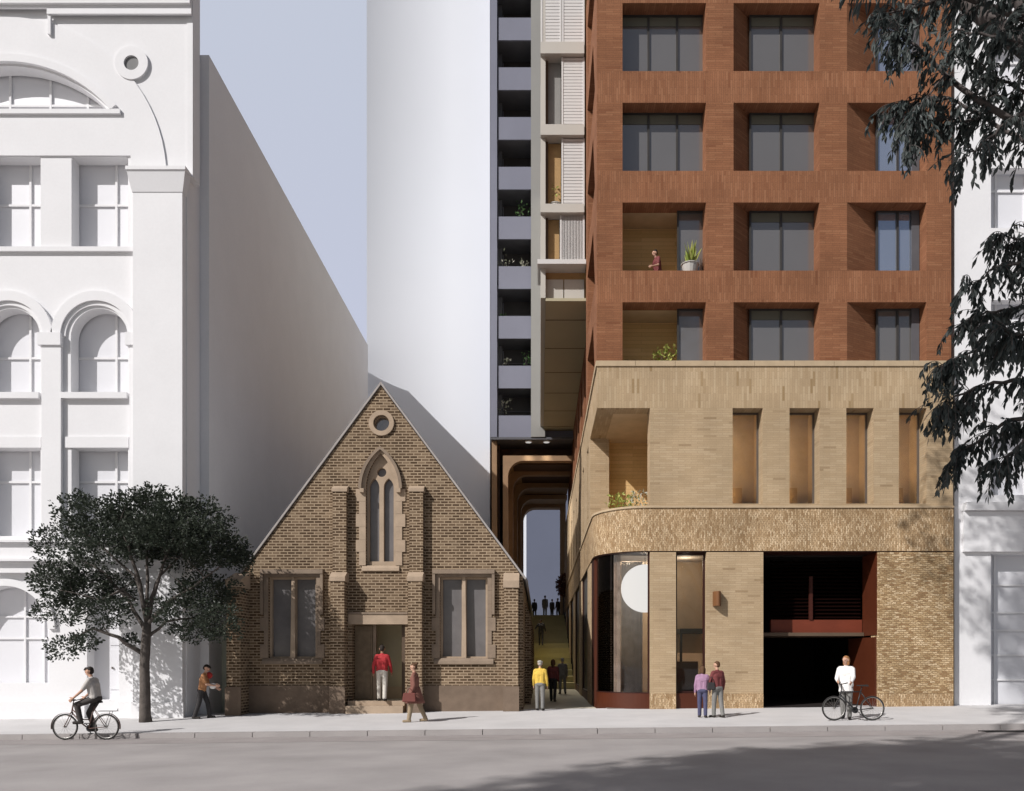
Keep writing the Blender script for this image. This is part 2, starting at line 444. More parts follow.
# windows
for c in CX:
    window(WB,xl(c-28)-.1,xl(c+28.6)+.1,zl(247.8)-.1,zl(157)+.1,YL+D+0.003,[xl(c+9.5)],[zl(197.5)],edge=.05,bar=0.07)
    window(WB,xl(c-28.6)-.1,xl(c+28.6)+.1,zl(393)-.1,zl(306),YL+D+0.003,[xl(c+9.5)],[zl(353)],edge=.05,bar=0.07)
    window(WB,xl(c-28)-.1,xl(c+28.6)+.1,zl(536)-.1,zl(448)+.1,YL+D+0.003,[xl(c+9.5)],[zl(479)],edge=.05,bar=0.07)
window(WB,xl(-100),xl(112),zl(111)-.1,zl(60),YL+D+0.003,[xl(-40),xl(1),xl(42),xl(80)],[zl(96)],edge=.05,bar=0.07)
window(WB,xl(-40),xl(52),zl(683)-.1,zl(582),YL+D+0.003,[xl(16),xl(51-16)],[zl(616),zl(638)],edge=.05,bar=0.06)
# door in the recess behind the tree
dm=MB().box(xl(85),xl(121),YL+D+0.003,YL+D+0.06,zl(702),zl(594)); dm.box(xl(103),xl(117),YL+D-0.02,YL+D,zl(690),zl(650)); dm.box(xl(103),xl(117),YL+D-0.02,YL+D,zl(645),zl(605))
dd=dm.build('door',M['white_pane'],WB); MB().ball((xl(106),YL+D-0.05,zl(668)),0.035).build('handle',M['frame_bronze'],dd)
# giant blind arch standing proud of the attic, with the segmental window through it
big=[(xl(-300),zl(156.4)),(xl(131.5),zl(156.4)),(xl(131.5),zl(177.5)),(xl(167),zl(177.5))]+[(xl(7+160*math.cos(a)),zl(178-160*math.sin(a))) for a in [R(90*k/20) for k in range(21)]]+[(xl(-300),zl(18))]
hh=segment(8,201,137,111); 
MB().plate(big,[hh],YL-0.05,YL-0.001).build('relieving_arch',M['white_stone'],WB)
MB().plate(ring(xl(8),zl(201),137.0*YL/F,144.5*YL/F,R(90-49.6),R(90+49.6)),[],YL-0.13,YL-0.051).build('hood_mould',M['white_stone'],WB)
m=MB().box(xl(-300),xl(122),YL-0.13,YL-0.051,zl(116),zl(111.5)); m.build('sill',M['white_stone'],WB)
# inset panel line at the top right
m=MB().box(xl(50),xl(193.5),YL-0.17,YL-0.10,zl(18),zl(-60)); m.box(xl(50),xl(53),YL-0.13,YL-0.051,zl(37),zl(18)-0.002)
m.build('frieze',M['white_stone'],WB)
m=MB().box(xl(-300),xl(193.3),YL-0.26,YL-0.171,zl(9.5),zl(3.5)); m.box(xl(-300),xl(194),YL-0.36,YL-0.171,zl(3.3),zl(-40)); m.box(xl(-300),xl(49.8),YL-0.17,YL-0.10,zl(12),zl(-60))
m.build('cornice',M['white_stone'],WB)
# roundel: raised ring with a grey eye
rx,rz=xl(132.5),zl(64.5); rr=16.5*YL/F; ri=7.4*YL/F
MB().plate(circ(rx,rz,rr,40),[circ(rx,rz,ri,28)],YL-0.085,YL-0.001).build('roundel',M['white_stone'],WB)
MB().plate(circ(rx,rz,ri-0.005,28),[],YL-0.03,YL-0.002).build('roundel_eye',M['hole_grey'],WB)
# middle storeys: sill courses, strips, imposts, archivolts
m=MB().box(xl(-300),xl(138),YL-0.10,YL-0.001,zl(252.5),zl(248)); m.build('string_course',M['white_stone'],WB)
for c in CX:
    a=ring(xl(c-2),zl(337),35.0*YL/F,44.6*YL/F,0,math.pi,30)
    MB().plate(a,[],YL-0.13,YL-0.001).build('archivolt',M['white_stone'],WB)
    b=ring(xl(c-2),zl(337),31.0*YL/F,34.8*YL/F,0,math.pi,30)
    MB().plate(b,[],YL-0.06,YL-0.001).build('archivolt',M['white_stone'],WB)
    m=MB().box(xl(c-36),xl(c+29.5),YL-0.15,YL-0.001,zl(399.5),zl(393.5)); m.build('sill',M['white_stone'],WB)
    MB().box(xl(c-34),xl(c+29.5),YL-0.05,YL-0.001,zl(448),zl(437)).build('window_head',M['white_stone'],WB)
for c in CX[:2]:
    x0,x1=xl(c+32),xl(c+51.2)
    MB().box(x0,x1,YL-0.13,YL-0.001,zl(541.5),zl(347)-0.001).build('pilaster',M['white_stone'],WB)
    MB().box(x0-0.1,x1+0.02,YL-0.19,YL-0.001,zl(347),zl(334.5)).build('impost',M['white_stone'],WB)
MB().box(xl(131.5),xl(137)-0.004,YL-0.13,YL-0.001,zl(541.5),zl(347)-0.001).build('pilaster',M['white_stone'],WB)
MB().box(xl(128),xl(137)-0.004,YL-0.19,YL-0.001,zl(347),zl(334.5)).build('impost',M['white_stone'],WB)
# big corner pilaster with its cap
PX0,PX1=xl(137),xl(186)
m=MB().box(PX0,PX1,YL-0.26,YL-0.001,zl(541),zl(197)-0.001); m.box(PX0,PX1,YL-0.26,YL-0.001,-1.0,zl(573.6)); m.build('pilaster',M['white_stone'],WB)
p0=zl(197); p1=zl(178)
cb=MB().hexa([(PX0-.02,YL-.28,p0),(PX1+.02,YL-.28,p0),(PX1+.02,YL-.001,p0),(PX0-.02,YL-.001,p0)],[(PX0-.12,YL-.42,p1),(PX1+.16,YL-.42,p1),(PX1+.16,YL-.001,p1),(PX0-.12,YL-.001,p1)])
cb.box(PX0-.14,PX1+.18,YL-.45,YL-.001,p1+.001,zl(174.5)); cb.build('capital',M['white_stone'],WB)
# three string courses between ground and first floor
m=MB().box(xl(-300),xl(187)+.05,YL-.34,YL-.001,zl(543.5),zl(541.2)); m.box(xl(-300),xl(187)+.02,YL-.20,YL-.001,zl(560),zl(543.7)); m.box(xl(-300),xl(187)+.06,YL-.40,YL-.001,zl(562.5),zl(560.2)); m.box(xl(-300),xl(187)+.02,YL-.22,YL-.001,zl(573.4),zl(562.7))
m.build('string_course',M['white_stone'],WB)
MB().plate(ring(xl(6.5),zl(629),43*YL/F,50*YL/F,0,math.pi,32),[],YL-0.10,YL-0.001).build('archivolt',M['white_stone'],WB)
MB().box(xl(-300),xl(86.5),YL-.12,YL-.001,-1.0,zl(701.5)).build('plinth',M['white_stone'],WB)
MB().box(PX0-.03,PX1+.06,YL-.33,YL-.262,-1.0,zl(701.5)).build('plinth',M['white_stone'],WB)
MB().box(xl(119.5),PX0-.035,YL-.12,YL-.001,-1.0,zl(701.5)).build('plinth',M['white_stone'],WB)
# deep rear wing running back beside the church
YB=25.86; XB=X(209,YB); ZB=Z(55,YB)
w=MB().box(-24,XB,YB,49.75,-1.0,ZB); w.build('rear_wing',M['white_stone'],WB)
# pale panel closing the gap beside the church
gp=thing('gate_panel','pale green-grey panel closing the narrow gap beside the church','gate',(X(216,26.9),26.9,-0.1))
m=MB().box(X(209,26.9)-.3,X(228,26.9)+.4,26.9,27.0,-0.5,3.0); m.build('board',M['pale_green'],gp)
m=MB().box(X(220.5,26.9),X(221.5,26.9),26.87,26.898,-0.1,2.9); m.box(X(210,26.9),X(228,26.9),26.87,26.898,2.92,3.02); m.build('frame',M['coping'],gp)

# ================================================================== CHURCH
YC=26.0
def xc(p): return X(p,YC)
def zc(p): return Z(p,YC)
AX=xc(381); HWc=xc(523)-AX; EZ=zc(578); AZ=zc(386)
CH=thing('brick_church','small gabled brick church with a lancet window and roundel over its door','church',(AX,YC,-0.05))
outline=[(AX-HWc,-1.0),(AX+HWc,-1.0),(AX+HWc,EZ),(AX,AZ),(AX-HWc,EZ)]
Lw=(268.5,316.5,577,658); Rw=(440,487.5,577,658)
def prect(t): return rect(xc(t[0]),xc(t[1]),zc(t[3]),zc(t[2]))
lan=gothic(xc(366),xc(395.5),zc(565.5),zc(489),zc(452))
rose=circ(xc(381.6),zc(423.4),8.4/30,32)
door=rect(xc(352),xc(405),zc(713),zc(624.5))
MB().plate(outline,[prect(Lw),prect(Rw),lan,rose,door],YC,YC+0.45).build('wall',M['church_brick'],CH)
# flanks, rear and roof
m=MB().box(AX+HWc-.45,AX+HWc,YC+.452,49,-1,EZ-.02); m.box(AX-HWc,AX-HWc+.45,YC+.452,49,-1,EZ-.02); m.box(AX-HWc+.452,AX+HWc-.452,48.5,49,-1,EZ)
m.build('wall',M['church_brick'],CH)
sl=math.hypot(HWc,AZ-EZ); nx,nz=(AZ-EZ)/sl,HWc/sl
for sgn in (-1,1):
    r_=MB(); t0=0.02; t1=0.10
    ex=0.10
    def P3(k,t,y):  # k along slope from ridge to eave
        return (AX+sgn*(HWc*k+nx*t),y,AZ+(EZ-AZ)*k+nz*t)
    b=[P3(0,t0,YC+.2),P3(1+ex*.15,t0,YC+.2),P3(1+ex*.15,t0,49.2),P3(0,t0,49.2)]; t=[P3(0,t1,YC+.2),P3(1+ex*.15,t1,YC+.2),P3(1+ex*.15,t1,49.2),P3(0,t1,49.2)]
    b[0]=(AX,YC+.2,AZ+t0/nz); b[3]=(AX,49.2,AZ+t0/nz); t[0]=(AX,YC+.2,AZ+t1/nz); t[3]=(AX,49.2,AZ+t1/nz)
    r_.hexa(b,t) if sgn>0 else r_.hexa([b[1],b[0],b[3],b[2]],[t[1],t[0],t[3],t[2]])
    r_.build('roof',M['slate'],CH)
    g_=MB(); t1=0.08
    b=[P3(0,t0,YC-.06),P3(1+.01,t0,YC-.06),P3(1+.01,t0,YC+.197),P3(0,t0,YC+.197)]; t=[P3(0,t1,YC-.06),P3(1.01,t1,YC-.06),P3(1.01,t1,YC+.197),P3(0,t1,YC+.197)]
    for l,tt in ((b,t0),(t,t1)):
        l[0]=(AX+sgn*.001,YC-.06,AZ+tt/nz); l[3]=(AX+sgn*.001,YC+.197,AZ+tt/nz)
    g_.hexa(b,t) if sgn>0 else g_.hexa([b[1],b[0],b[3],b[2]],[t[1],t[0],t[3],t[2]])
    g_.build('coping',M['coping'],CH)
# plinth
def strip(a,b,z0,z1,d,mat,name):
    MB().box(xc(a),xc(b),YC-d,YC-.002,z0,z1).build(name,M[mat],CH)
strip(249.5,331,-1,zc(685.5),.06,'plinth_stone','plinth'); strip(421.5,504.5,-1,zc(685.5),.06,'plinth_stone','plinth')
# buttresses
def buttress(x0,x1,steps,name='buttress'):
    """steps: list of (z_top, projection) from the ground up; each ends in a sloped stone weathering"""
    par=MB(); z=-1.0; caps=[]
    for i,(zt,pr,cap) in enumerate(steps):
        nxt=steps[i+1][1] if i+1<len(steps) else 0.0
        par.box(x0,x1,YC-pr,YC-.002,z,zt-cap)
        caps.append((zt-cap,zt,pr,nxt)); z=zt
    b=par.build(name,M['church_brick'],CH)
    for za,zb,pr,nx_ in caps:
        c=MB(); o=.03; zm=za+(zb-za)*.45
        c.box(x0-o,x1+o,YC-pr-o,YC-.002,za+.001,zm)
        c.hexa([(x0-o,YC-pr-o,zm),(x1+o,YC-pr-o,zm),(x1+o,YC-.002,zm),(x0-o,YC-.002,zm)],[(x0-o,YC-nx_-.01,zb),(x1+o,YC-nx_-.01,zb),(x1+o,YC-.002,zb),(x0-o,YC-.002,zb)])
        c.build('weathering',M['stone'],b)
    f=MB().box(x0-.03,x1+.03,YC-steps[0][1]-.05,YC-steps[0][1]-.002,-1,zc(686)); f.build('foot',M['plinth_stone'],b)
buttress(xc(334.5),xc(348),[(zc(573),.50,.32),(zc(486),.24,.24)])
buttress(xc(410.5),xc(424),[(zc(573),.50,.32),(zc(486),.24,.24)])
buttress(xc(504.5),xc(518.5),[(zc(573),.34,.52)])
buttress(xc(236),xc(249.5),[(zc(573),.80,.55)])
# rose window
rp=MB().plate(circ(xc(381.6),zc(423.4),12.6/30,36),[circ(xc(381.6),zc(423.4),8.0/30,32)],YC-.07,YC-.002).build('rose_window',M['stone'],CH)
MB().plate(ring(xc(381.6),zc(423.4),7.2/30,8.3/30,0,2*math.pi,32),[],YC+.10,YC+.2).build('frame',M['stone'],rp)
MB().plate(circ(xc(381.6),zc(423.4),8.3/30,32),[],YC+.21,YC+.23).build('pane',M['grey_glass'],rp)
# lancet window
tr_out=gothic(xc(365.8),xc(395.7),zc(565.6),zc(489),zc(451.8))
l1=gothic(xc(368.5),xc(378.6),zc(561),zc(487),zc(477.5)); l2=gothic(xc(383),xc(393),zc(561),zc(487),zc(477.5))
wn=MB().plate(tr_out,[l1,l2,circ(xc(381),zc(471.5),4.6/30,20)],YC+.12,YC+.26).build('lancet_window',M['stone'],CH)
for sg in (-1,1):
    lw=MB()
    for i in range(6):
        e=3.2 if i%2 else 0; a=380.75+sg*14.9; b=380.75+sg*(21.5+e); zq=[565.5,552,540,527,514,501.5,489]
        lw.box(xc(min(a,b)),xc(max(a,b)),YC-.035,YC-.002,zc(zq[i])+.003,zc(zq[i+1])-.003)
    lw.build('jamb_stones',M['stone'],wn)

oh=gothic(xc(358.5),xc(403),zc(489),zc(489),zc(447)); ih=gothic(xc(361.5),xc(400),zc(489),zc(489),zc(450.5))
def gband(x0,x1,zs,za,x2,x3,zb):
    o=gothic(x0,x1,zs,zs,za)[1:]; i=gothic(x2,x3,zs,zs,zb)[1:]
    o=o+[]; 
    return o+list(reversed(i))
MB().plate(gband(xc(359),xc(402.5),zc(489),zc(447),xc(362),xc(399.5),zc(450.2)),[],YC-.14,YC-.002).build('hood_mould',M['stone_dark'],wn)
MB().plate(gband(xc(362),xc(399.5),zc(489),zc(450.0),xc(366),xc(395.5),zc(453.5)),[],YC-.03,YC-.0025).build('arch_stone',M['stone'],wn)
m=MB()
for a in (361,397.5): m.box(xc(a)-.02,xc(a+3)+.02,YC-.15,YC-.002,zc(493),zc(489)-.002)
m.build('label_stop',M['stone'],wn)
MB().plate(tr_out,[],YC+.262,YC+.28).build('pane',M['church_pane'],wn)
MB().hexa([(xc(362),YC-.08,zc(571)),(xc(399.5),YC-.08,zc(571)),(xc(399.5),YC-.002,zc(571)),(xc(362),YC-.002,zc(571))],[(xc(362),YC-.06,zc(568)),(xc(399.5),YC-.06,zc(568)),(xc(399.5),YC-.002,zc(565.6)),(xc(362),YC-.002,zc(565.6))]).build('sill',M['stone'],wn)
# square headed windows
def sq_window(t, lab):
    x0,x1,z0,z1=xc(t[0]),xc(t[1]),zc(t[3]),zc(t[2]); c=(x0+x1)/2
    f=MB().plate(rect(x0-.02,x1+.02,z0-.02,z1+.02),[rect(x0+.07,c-.08,z0+.05,z1-.06),rect(c+.08,x1-.07,z0+.05,z1-.06)],YC+.14,YC+.28)
    f.hexa([(c-.08,YC+.02,z0),(c+.08,YC+.02,z0),(c+.08,YC+.138,z0),(c-.08,YC+.138,z0)],[(c-.05,YC+.05,z1),(c+.05,YC+.05,z1),(c+.05,YC+.138,z1),(c-.05,YC+.138,z1)])
    w=f.build('window',M['stone'],CH); w['label']=lab
    zz=[z0+(z1-z0)*k/6 for k in range(7)]
    for sg,xx in ((-1,x0),(1,x1)):
        s=MB()
        for i in range(6):
            e=.13 if i%2==0 else 0.0
            a=xx+sg*.002; b=xx+sg*(.14+(e if i<4 else 0))
            s.box(min(a,b),max(a,b),YC-.035,YC-.002,zz[i]+.003,zz[i+1]-.003)
        s.build('jamb_stones',M['stone_dark'],w)
    hm=MB().box(x0-.24,x1+.24,YC-.15,YC-.002,z1+.10,z1+.24)
    hm.box(x0-.24,x0-.15,YC-.13,YC-.002,z1-1.25,z1+.098); hm.box(x1+.15,x1+.24,YC-.13,YC-.002,z1-1.25,z1+.098)
    hm.box(x0-.14,x1+.14,YC-.036,YC-.002,z1+.003,z1+.098)
    hm.build('hood_mould',M['stone_dark'],w)
    MB().box(x0-.02,x1+.02,YC+.283,YC+.30,z0-.02,z1+.02).build('pane',M['church_pane'],w)
    MB().hexa([(x0-.2,YC-.09,z0-.2),(x1+.2,YC-.09,z0-.2),(x1+.2,YC-.002,z0-.2),(x0-.2,YC-.002,z0-.2)],[(x0-.2,YC-.07,z0-.1),(x1+.2,YC-.07,z0-.1),(x1+.2,YC-.002,z0-.004),(x0-.2,YC-.002,z0-.004)]).build('sill',M['stone_dark'],w)
sq_window(Lw,'two light square headed church window on the tree side, partly in leaf shade')
sq_window(Rw,'two light square headed church window on the lane side, in full sun')
# doorway
MB().box(xc(348.5),xc(408),YC-.06,YC-.002,zc(624.3),zc(614.5)).build('lintel',M['stone'],CH)
MB().box(xc(348.5),xc(408),YC-.09,YC-.002,zc(614.3),zc(612.3)).build('lintel',M['stone_dark'],CH)
st=MB().box(xc(350),xc(406),YC-.62,YC+.1,-1,zc(705)); st.box(xc(350),xc(406),YC-.30,YC+.1,zc(705)+.001,zc(700.5)); st.build('doorstep',M['stone'],CH)
x0,x1=xc(352),xc(405); zt=zc(624.5); zf=zc(700.5)
v=MB().box(x0-.3,x1+.3,YC+1.3,YC+1.4,zf,zt+.2); v.box(x0-.3,x0-.2,YC+.46,YC+1.3,zf,zt+.2); v.box(x1+.2,x1+.3,YC+.46,YC+1.3,zf,zt+.2); v.box(x0-.3,x1+.3,YC+.46,YC+1.4,zt+.2,zt+.3)
v.build('porch_lining',M['olive_plaster'],CH)
MB().box(x0-.3,x1+.3,YC+.1,YC+1.4,zf-.1,zf-.002).build('porch_floor',M['lane_floor'],CH)
MB().box(xc(372),x1+.198,YC+1.22,YC+1.29,zf,zf+.42).build('lit_wall_strip',M['ochre_light'],CH)  # paler strip stands in for light falling on the lower back wall
dl=MB().box(x0+.02,x0+.62,YC+.32,YC+.38,zf+.02,zt-.03); d_=dl.build('door',M['door_wood'],CH)
e=MB().box(x0+.10,x0+.54,YC+.305,YC+.319,zf+.2,zf+1.0); e.box(x0+.10,x0+.54,YC+.305,YC+.319,zf+1.15,zt-.2); e.build('door_panel',M['door_wood'],d_)
MB().ball((x0+.57,YC+.27,zf+1.0),.035).build('handle',M['frame_bronze'],d_)
MB().box(x0+.64,x0+.74,YC+.30,YC+.42,zf,zt).build('door_post',M['stone_dark'],CH)
MB().box(x1-.16,x1-.004,YC+.30,YC+.44,zf,zt).build('door_post',M['timber_dark'],CH)
# flank buttresses on the lane side
for k in range(5):
    y=29.5+k*4.2
    b=MB().box(AX+HWc+.002,AX+HWc+.22,y,y+.5,-1,3.3); b.hexa([(AX+HWc+.002,y,3.3),(AX+HWc+.22,y,3.3),(AX+HWc+.22,y+.5,3.3),(AX+HWc+.002,y+.5,3.3)],[(AX+HWc+.002,y,3.8),(AX+HWc+.01,y,3.8),(AX+HWc+.01,y+.5,3.8),(AX+HWc+.002,y+.5,3.8)])
    b.build('buttress',M['church_brick'],CH)
# ================================================================== BRICK BUILDING: tan podium and red tower
PB=thing('brick_building','red brick tower on a pale tan brick base with a curved corner shopfront','building',(X(780,26),26.0,0))
XLf=1.9; XRt=13.77; YF=26.0; RAD=1.77
ZG=-1.0
def part(n,mb,mat,par=None,**k): return mb.build(n,M[mat],par or PB,**k)
zbandT=Z(506,26); zbandB=Z(551,26); zlint=Z(408,26); zcop=Z(366.3,26); ztop=Z(361,26)
# plan path of the curved corner
def cpath(off=0.0,y1=62.0,x1=XRt,n=18):
    """left flank, quarter circle, front; off moves it inward"""
    r=RAD-off; cx,cy=XLf+RAD,YF+RAD
    p=[(XLf+off,y1)]
    p+=[(cx-r*math.cos(R(90*k/n)),cy-r*math.sin(R(90*k/n))) for k in range(n+1)]
    p+=[(x1,YF+off)]
    return p
def sweep(po,pi,z0,z1):
    m=MB(); n=len(po); s=[0.0]
    for i in range(1,n): s.append(s[-1]+math.dist(po[i],po[i-1]))
    for i in range(n-1):
        a,b=po[i],po[i+1]; c,d=pi[i],pi[i+1]
        P=[(a[0],a[1],z0),(b[0],b[1],z0),(b[0],b[1],z1),(a[0],a[1],z1),(c[0],c[1],z0),(d[0],d[1],z0),(d[0],d[1],z1),(c[0],c[1],z1)]
        U=[[(s[i],z0),(s[i+1],z0),(s[i+1],z1),(s[i],z1)],[(s[i+1],z0),(s[i],z0),(s[i],z1),(s[i+1],z1)],[(a[0],a[1]),(b[0],b[1]),(d[0],d[1]),(c[0],c[1])],[(b[0],b[1]),(a[0],a[1]),(c[0],c[1]),(d[0],d[1])]]
        m.add(P,[(0,1,2,3),(5,4,7,6),(3,2,6,7),(1,0,4,5)],U)
    return m
part('brick_band',sweep(cpath(-.03),cpath(.45),zbandB,zbandT-.07),'rough_soldier')
part('band_coping',sweep(cpath(-.07),cpath(.45),zbandT-.068,zbandT),'tan_cap')
part('band_soffit',sweep(cpath(0.0),cpath(.8),zbandB-.03,zbandB-.002),'red_dark')
# terrace / floor slabs
fl=[(XLf+.45,60)]+cpath(.452)[1:-1]+[(XRt-.1,YF+.452),(XRt-.1,60)]
fl=list(reversed([fl[0]]+list(reversed(fl[1:])))) if False else fl
part('floor_slab',MB().plan(fl,zbandT-.25,zbandT-.02),'tan_cap')
# ---- upper tan storey
def tb(n,x0,x1,z0,z1,mat='tan_brick',y0=YF,y1=YF+.62): return part(n,MB().box(x0,x1,y0,y1,z0,z1),mat)
def x6(p): return X(p,26)
tb('soldier_band',XLf,XRt,zlint,zcop-.001,'tan_soldier')
c_=MB(); xs=[XLf-.04+ k*(XRt-XLf+.04)/9 for k in range(10)]
for k in range(9): c_.box(xs[k],xs[k+1]-.012,YF-.04,YF+.62,zcop,ztop)
part('coping',c_,'tan_cap')
slots=[(732.6,762.8),(789.5,819.7),(846.3,873.6),(899,926.6)]
edges=[650]+[e for s in slots for e in s]+[953]
w=MB()
for i in range(0,len(edges),2): w.box(x6(edges[i]),x6(edges[i+1]),YF,YF+.62,zbandT+.08,zlint-.001)
for i in range(0,len(edges)-1): pass
w.box(x6(650),XRt,YF,YF+.62,zbandT+.001,zbandT+.079)
part('wall',w,'tan_brick')
for a,b in slots:
    wd=window(PB,x6(a)+.002,x6(b)-.002,zbandT+.082,zlint-.004,YF+.5,[],[],'frame_bronze','slot_glass',edge=.06)
    # warm curtain wall just inside
    m=MB().box(x6(a)-.12,x6(b)+.12,YF+1.5,YF+1.55,zbandT,zlint+.5); m.box(x6(a)-.17,x6(a)-.121,YF+.63,YF+1.55,zbandT,zlint+.5); m.box(x6(b)+.121,x6(b)+.17,YF+.63,YF+1.55,zbandT,zlint+.5); m.build('inner_wall',M['ochre_light'],wd)
    MB().box(x6(a)-.11,x6(a)-.06,YF+.66,YF+.70,zbandT+.15,zlint-.05).build('fill_strip',M['fill_glow'],wd)  # unseen glowing strip added to brighten the slot room
    m=MB().box(x6(a)+.02,x6(a)+.55,YF+.9,YF+1.3,zbandT+.01,zbandT+.8); m.build('cabinet',M['ochre_wood'],wd)
# side and rear of the podium
def left_map(u,z,d): return (d,u,z)
lholes=[rect(30.6+k*3.2,31.5+k*3.2,zbandT+.3,zlint-.02) for k in range(6)]
part('wall',MB().plate(rect(29.6,60,zbandT+.001,zlint-.001),lholes,XLf,XLf+.6,left_map),'tan_brick')
part('soldier_band',MB().box(XLf,XLf+.6,YF+.622,60,zlint,zcop-.001),'tan_soldier')
c_=MB(); 
for k in range(10): c_.box(XLf-.04,XLf+.6,YF+.622+k*3.33,YF+.622+(k+1)*3.33-.015,zcop,ztop)
part('coping',c_,'tan_cap')
for k in range(6):
    y=30.6+k*3.2
    m=MB().box(XLf+.35,XLf+.40,y+.0,y+.9,zbandT+.3,zlint-.02); part('window',m,'frame_dark')
part('wall',MB().box(XRt-.3,XRt-.004,YF+.622,60,ZG,ztop-.1),'tan_brick')
part('roof',MB().box(XLf+.602,XRt-.31,YF+.622,60,zcop-.4,zcop-.1),'tan_cap')
# loggia at the corner: soffit, back wall, end pier, side wall
part('soffit',MB().box(XLf+.602,x6(650)+1.2,YF+.622,31.4,zlint-.002,zlint+.1),'ochre_light')
part('pier',MB().box(XLf+.602,2.62,29.6,30.2,zbandT+.001,zlint-.003),'tan_brick')
part('loggia_wall',MB().box(XLf+.602,4.5,30.21,30.3,zbandT+.001,zlint-.003),'ochre_board')
part('loggia_wall',MB().box(4.5,4.6,YF+.63,30.3,zbandT+.001,zlint-.003),'ochre_board')
# ---- ground floor front
def gz(x): return ground(x,26)
zpl=Z(693.5,26)
part('wall',MB().box(x6(650),x6(676),YF,YF+.5,zpl,zbandB-.035),'tan_brick')
part('wall',MB().box(x6(706.5),x6(763.3),YF,YF+.5,zpl,zbandB-.035),'tan_brick')
part('rough_wall',MB().box(x6(877.4),XRt,YF-.02,YF+.5,zpl,zbandB-.035),'rough_brick')
for a,b in ((650,676),(706.5,763.3),(877.4,953)):
    part('plinth',MB().box(x6(a),x6(b)-(.004 if b<950 else 0),YF-.035,YF+.5,ZG,zpl-.002),'rough_soldier')
# corner shopfront on the curve
SF=part('shopfront',sweep(cpath(.10,30.2,x6(650)-.003)[1:],cpath(.16,30.2,x6(650)-.003)[1:],ZG,zpl),'red_steel')
part('glazing',sweep(cpath(.12,30.2,x6(650)-.06)[1:],cpath(.14,30.2,x6(650)-.06)[1:],zpl+.03,zbandB-.035),'shop_glass',SF)
fr=sweep(cpath(.09,30.2,x6(650)-.003)[1:],cpath(.17,30.2,x6(650)-.003)[1:],zpl+.001,zpl+.03)
fr.box(x6(650)-.055,x6(650)-.003,YF+.10,YF+.18,zpl+.03,zbandB-.035)
part('frame',fr,'red_dark',SF)
part('post',MB().box(XLf+.04,XLf+.22,YF+RAD-.02,YF+RAD+.26,ZG,zbandB-.035),'red_steel',SF)
# tall window beside it
W2=window(PB,x6(676)+.004,x6(706.5)-.004,zpl+.001,zbandB-.036,YF+.22,[],[],'red_dark','shop_glass',edge=.07)
part('base_panel',MB().box(x6(676)+.004,x6(706.5)-.004,YF+.12,YF+.3,ZG,zpl-.001),'red_steel',W2)
# left flank ground floor: piers and tall dark windows
zwin=zbandB-.03
y=YF+RAD+.27
y=29.0; k=0
part('pier',MB().box(XLf+.02,XLf+.5,YF+RAD+.27,29.0,ZG,zwin),'red_dark')
while y<58:
    part('pier',MB().box(XLf,XLf+.5,y,y+2.2,ZG,zwin),'tan_brick')
    f=MB().box(XLf+.10,XLf+.16,y+2.202,y+6.6,.3,zwin); f=part('window',f,'frame_dark')
    m=MB().box(XLf+.04,XLf+.098,y+2.202,y+2.40,.3,zwin); m.box(XLf+.04,XLf+.098,y+6.4,y+6.6,.3,zwin); m.box(XLf+.04,XLf+.098,y+2.402,y+6.398,.3,.38)
    part('frame',m,'red_dark',f)
    part('base_panel',MB().box(XLf+.03,XLf+.16,y+2.202,y+6.6,ZG,.298),'red_steel',f)
    y+=6.602; k+=1
# cafe interior
part('floor_slab',MB().box(XLf+.37,x6(763)-.1,YF+.32,33,-.12,0.02),'cafe_floor')
part('inner_wall',MB().box(XLf+.37,x6(763)-.1,32.8,33,0.02,zbandB-.05),'cafe_wall')
part('inner_wall',MB().box(x6(763)-.35,x6(763)-.1,YF+.51,32.79,0.02,zbandB-.05),'ochre_light')
part('ceiling',MB().box(XLf+.6,x6(763)-.1,YF+.82,33,zbandB-.045,zbandB+.05),'cafe_wall')
cu=MB()
for k in range(26):
    xx=2.95+k*.03; cu.box(xx,xx+.026,28.3+.03*(k%2),28.35+.03*(k%2),.03,zbandB-.06)
part('curtain',cu,'curtain')
cv=MB()
for k in range(24):
    a=R(8+k*1.75); r_=RAD-.34-.035*(k%2); px_,py_=XLf+RAD-r_*math.cos(a),YF+RAD-r_*math.sin(a)
    cv.tube([(px_,py_,.03),(px_,py_,zbandB-.06)],.028,6)
part('curtain',cv,'streak_brown')  # added pleats imitate brownish streaky reflections in the corner glass
MB().box(x6(676)-.4,x6(706.5)+.6,YF+2.6,YF+2.65,1.9,zbandB-.05).build('inner_panel',M['ochre_light'],W2)
MB().box(x6(676)+.1,x6(706.5)-.1,YF+.9,YF+.95,.03,1.6).build('cabinet',M['timber_dark'],W2)
part('counter',MB().box(4.7,5.9,29.2,29.9,.021,1.1),'timber_dark')
cz=MB().box(4.9,5.9,YF+1.3,YF+3.5,2.6,2.75); cz.box(4.9,4.98,YF+1.3,YF+1.38,.021,2.6); cz.box(5.82,5.9,YF+1.3,YF+1.38,.021,2.6)
part('mezzanine',cz,'frame_dark')
for (tx,ty) in ((3.0,28.6),(3.45,30.0)):
    t=thing('cafe_table','small round cafe table behind the curved corner glass, '+('nearer the glass' if ty<29 else 'farther back near the curtain'),'table',(tx,ty,.02),0,'cafe tables inside the corner shop')
    MB().lathe([(.33,.72),(.34,.74),(.33,.755)],(0,0,0),20).build('tabletop',M['curtain'],t,local=True)
    MB().lathe([(.22,0),(.2,.02),(.03,.05),(.03,.715)],(0,0,0),14).build('leg',M['frame_dark'],t,local=True)
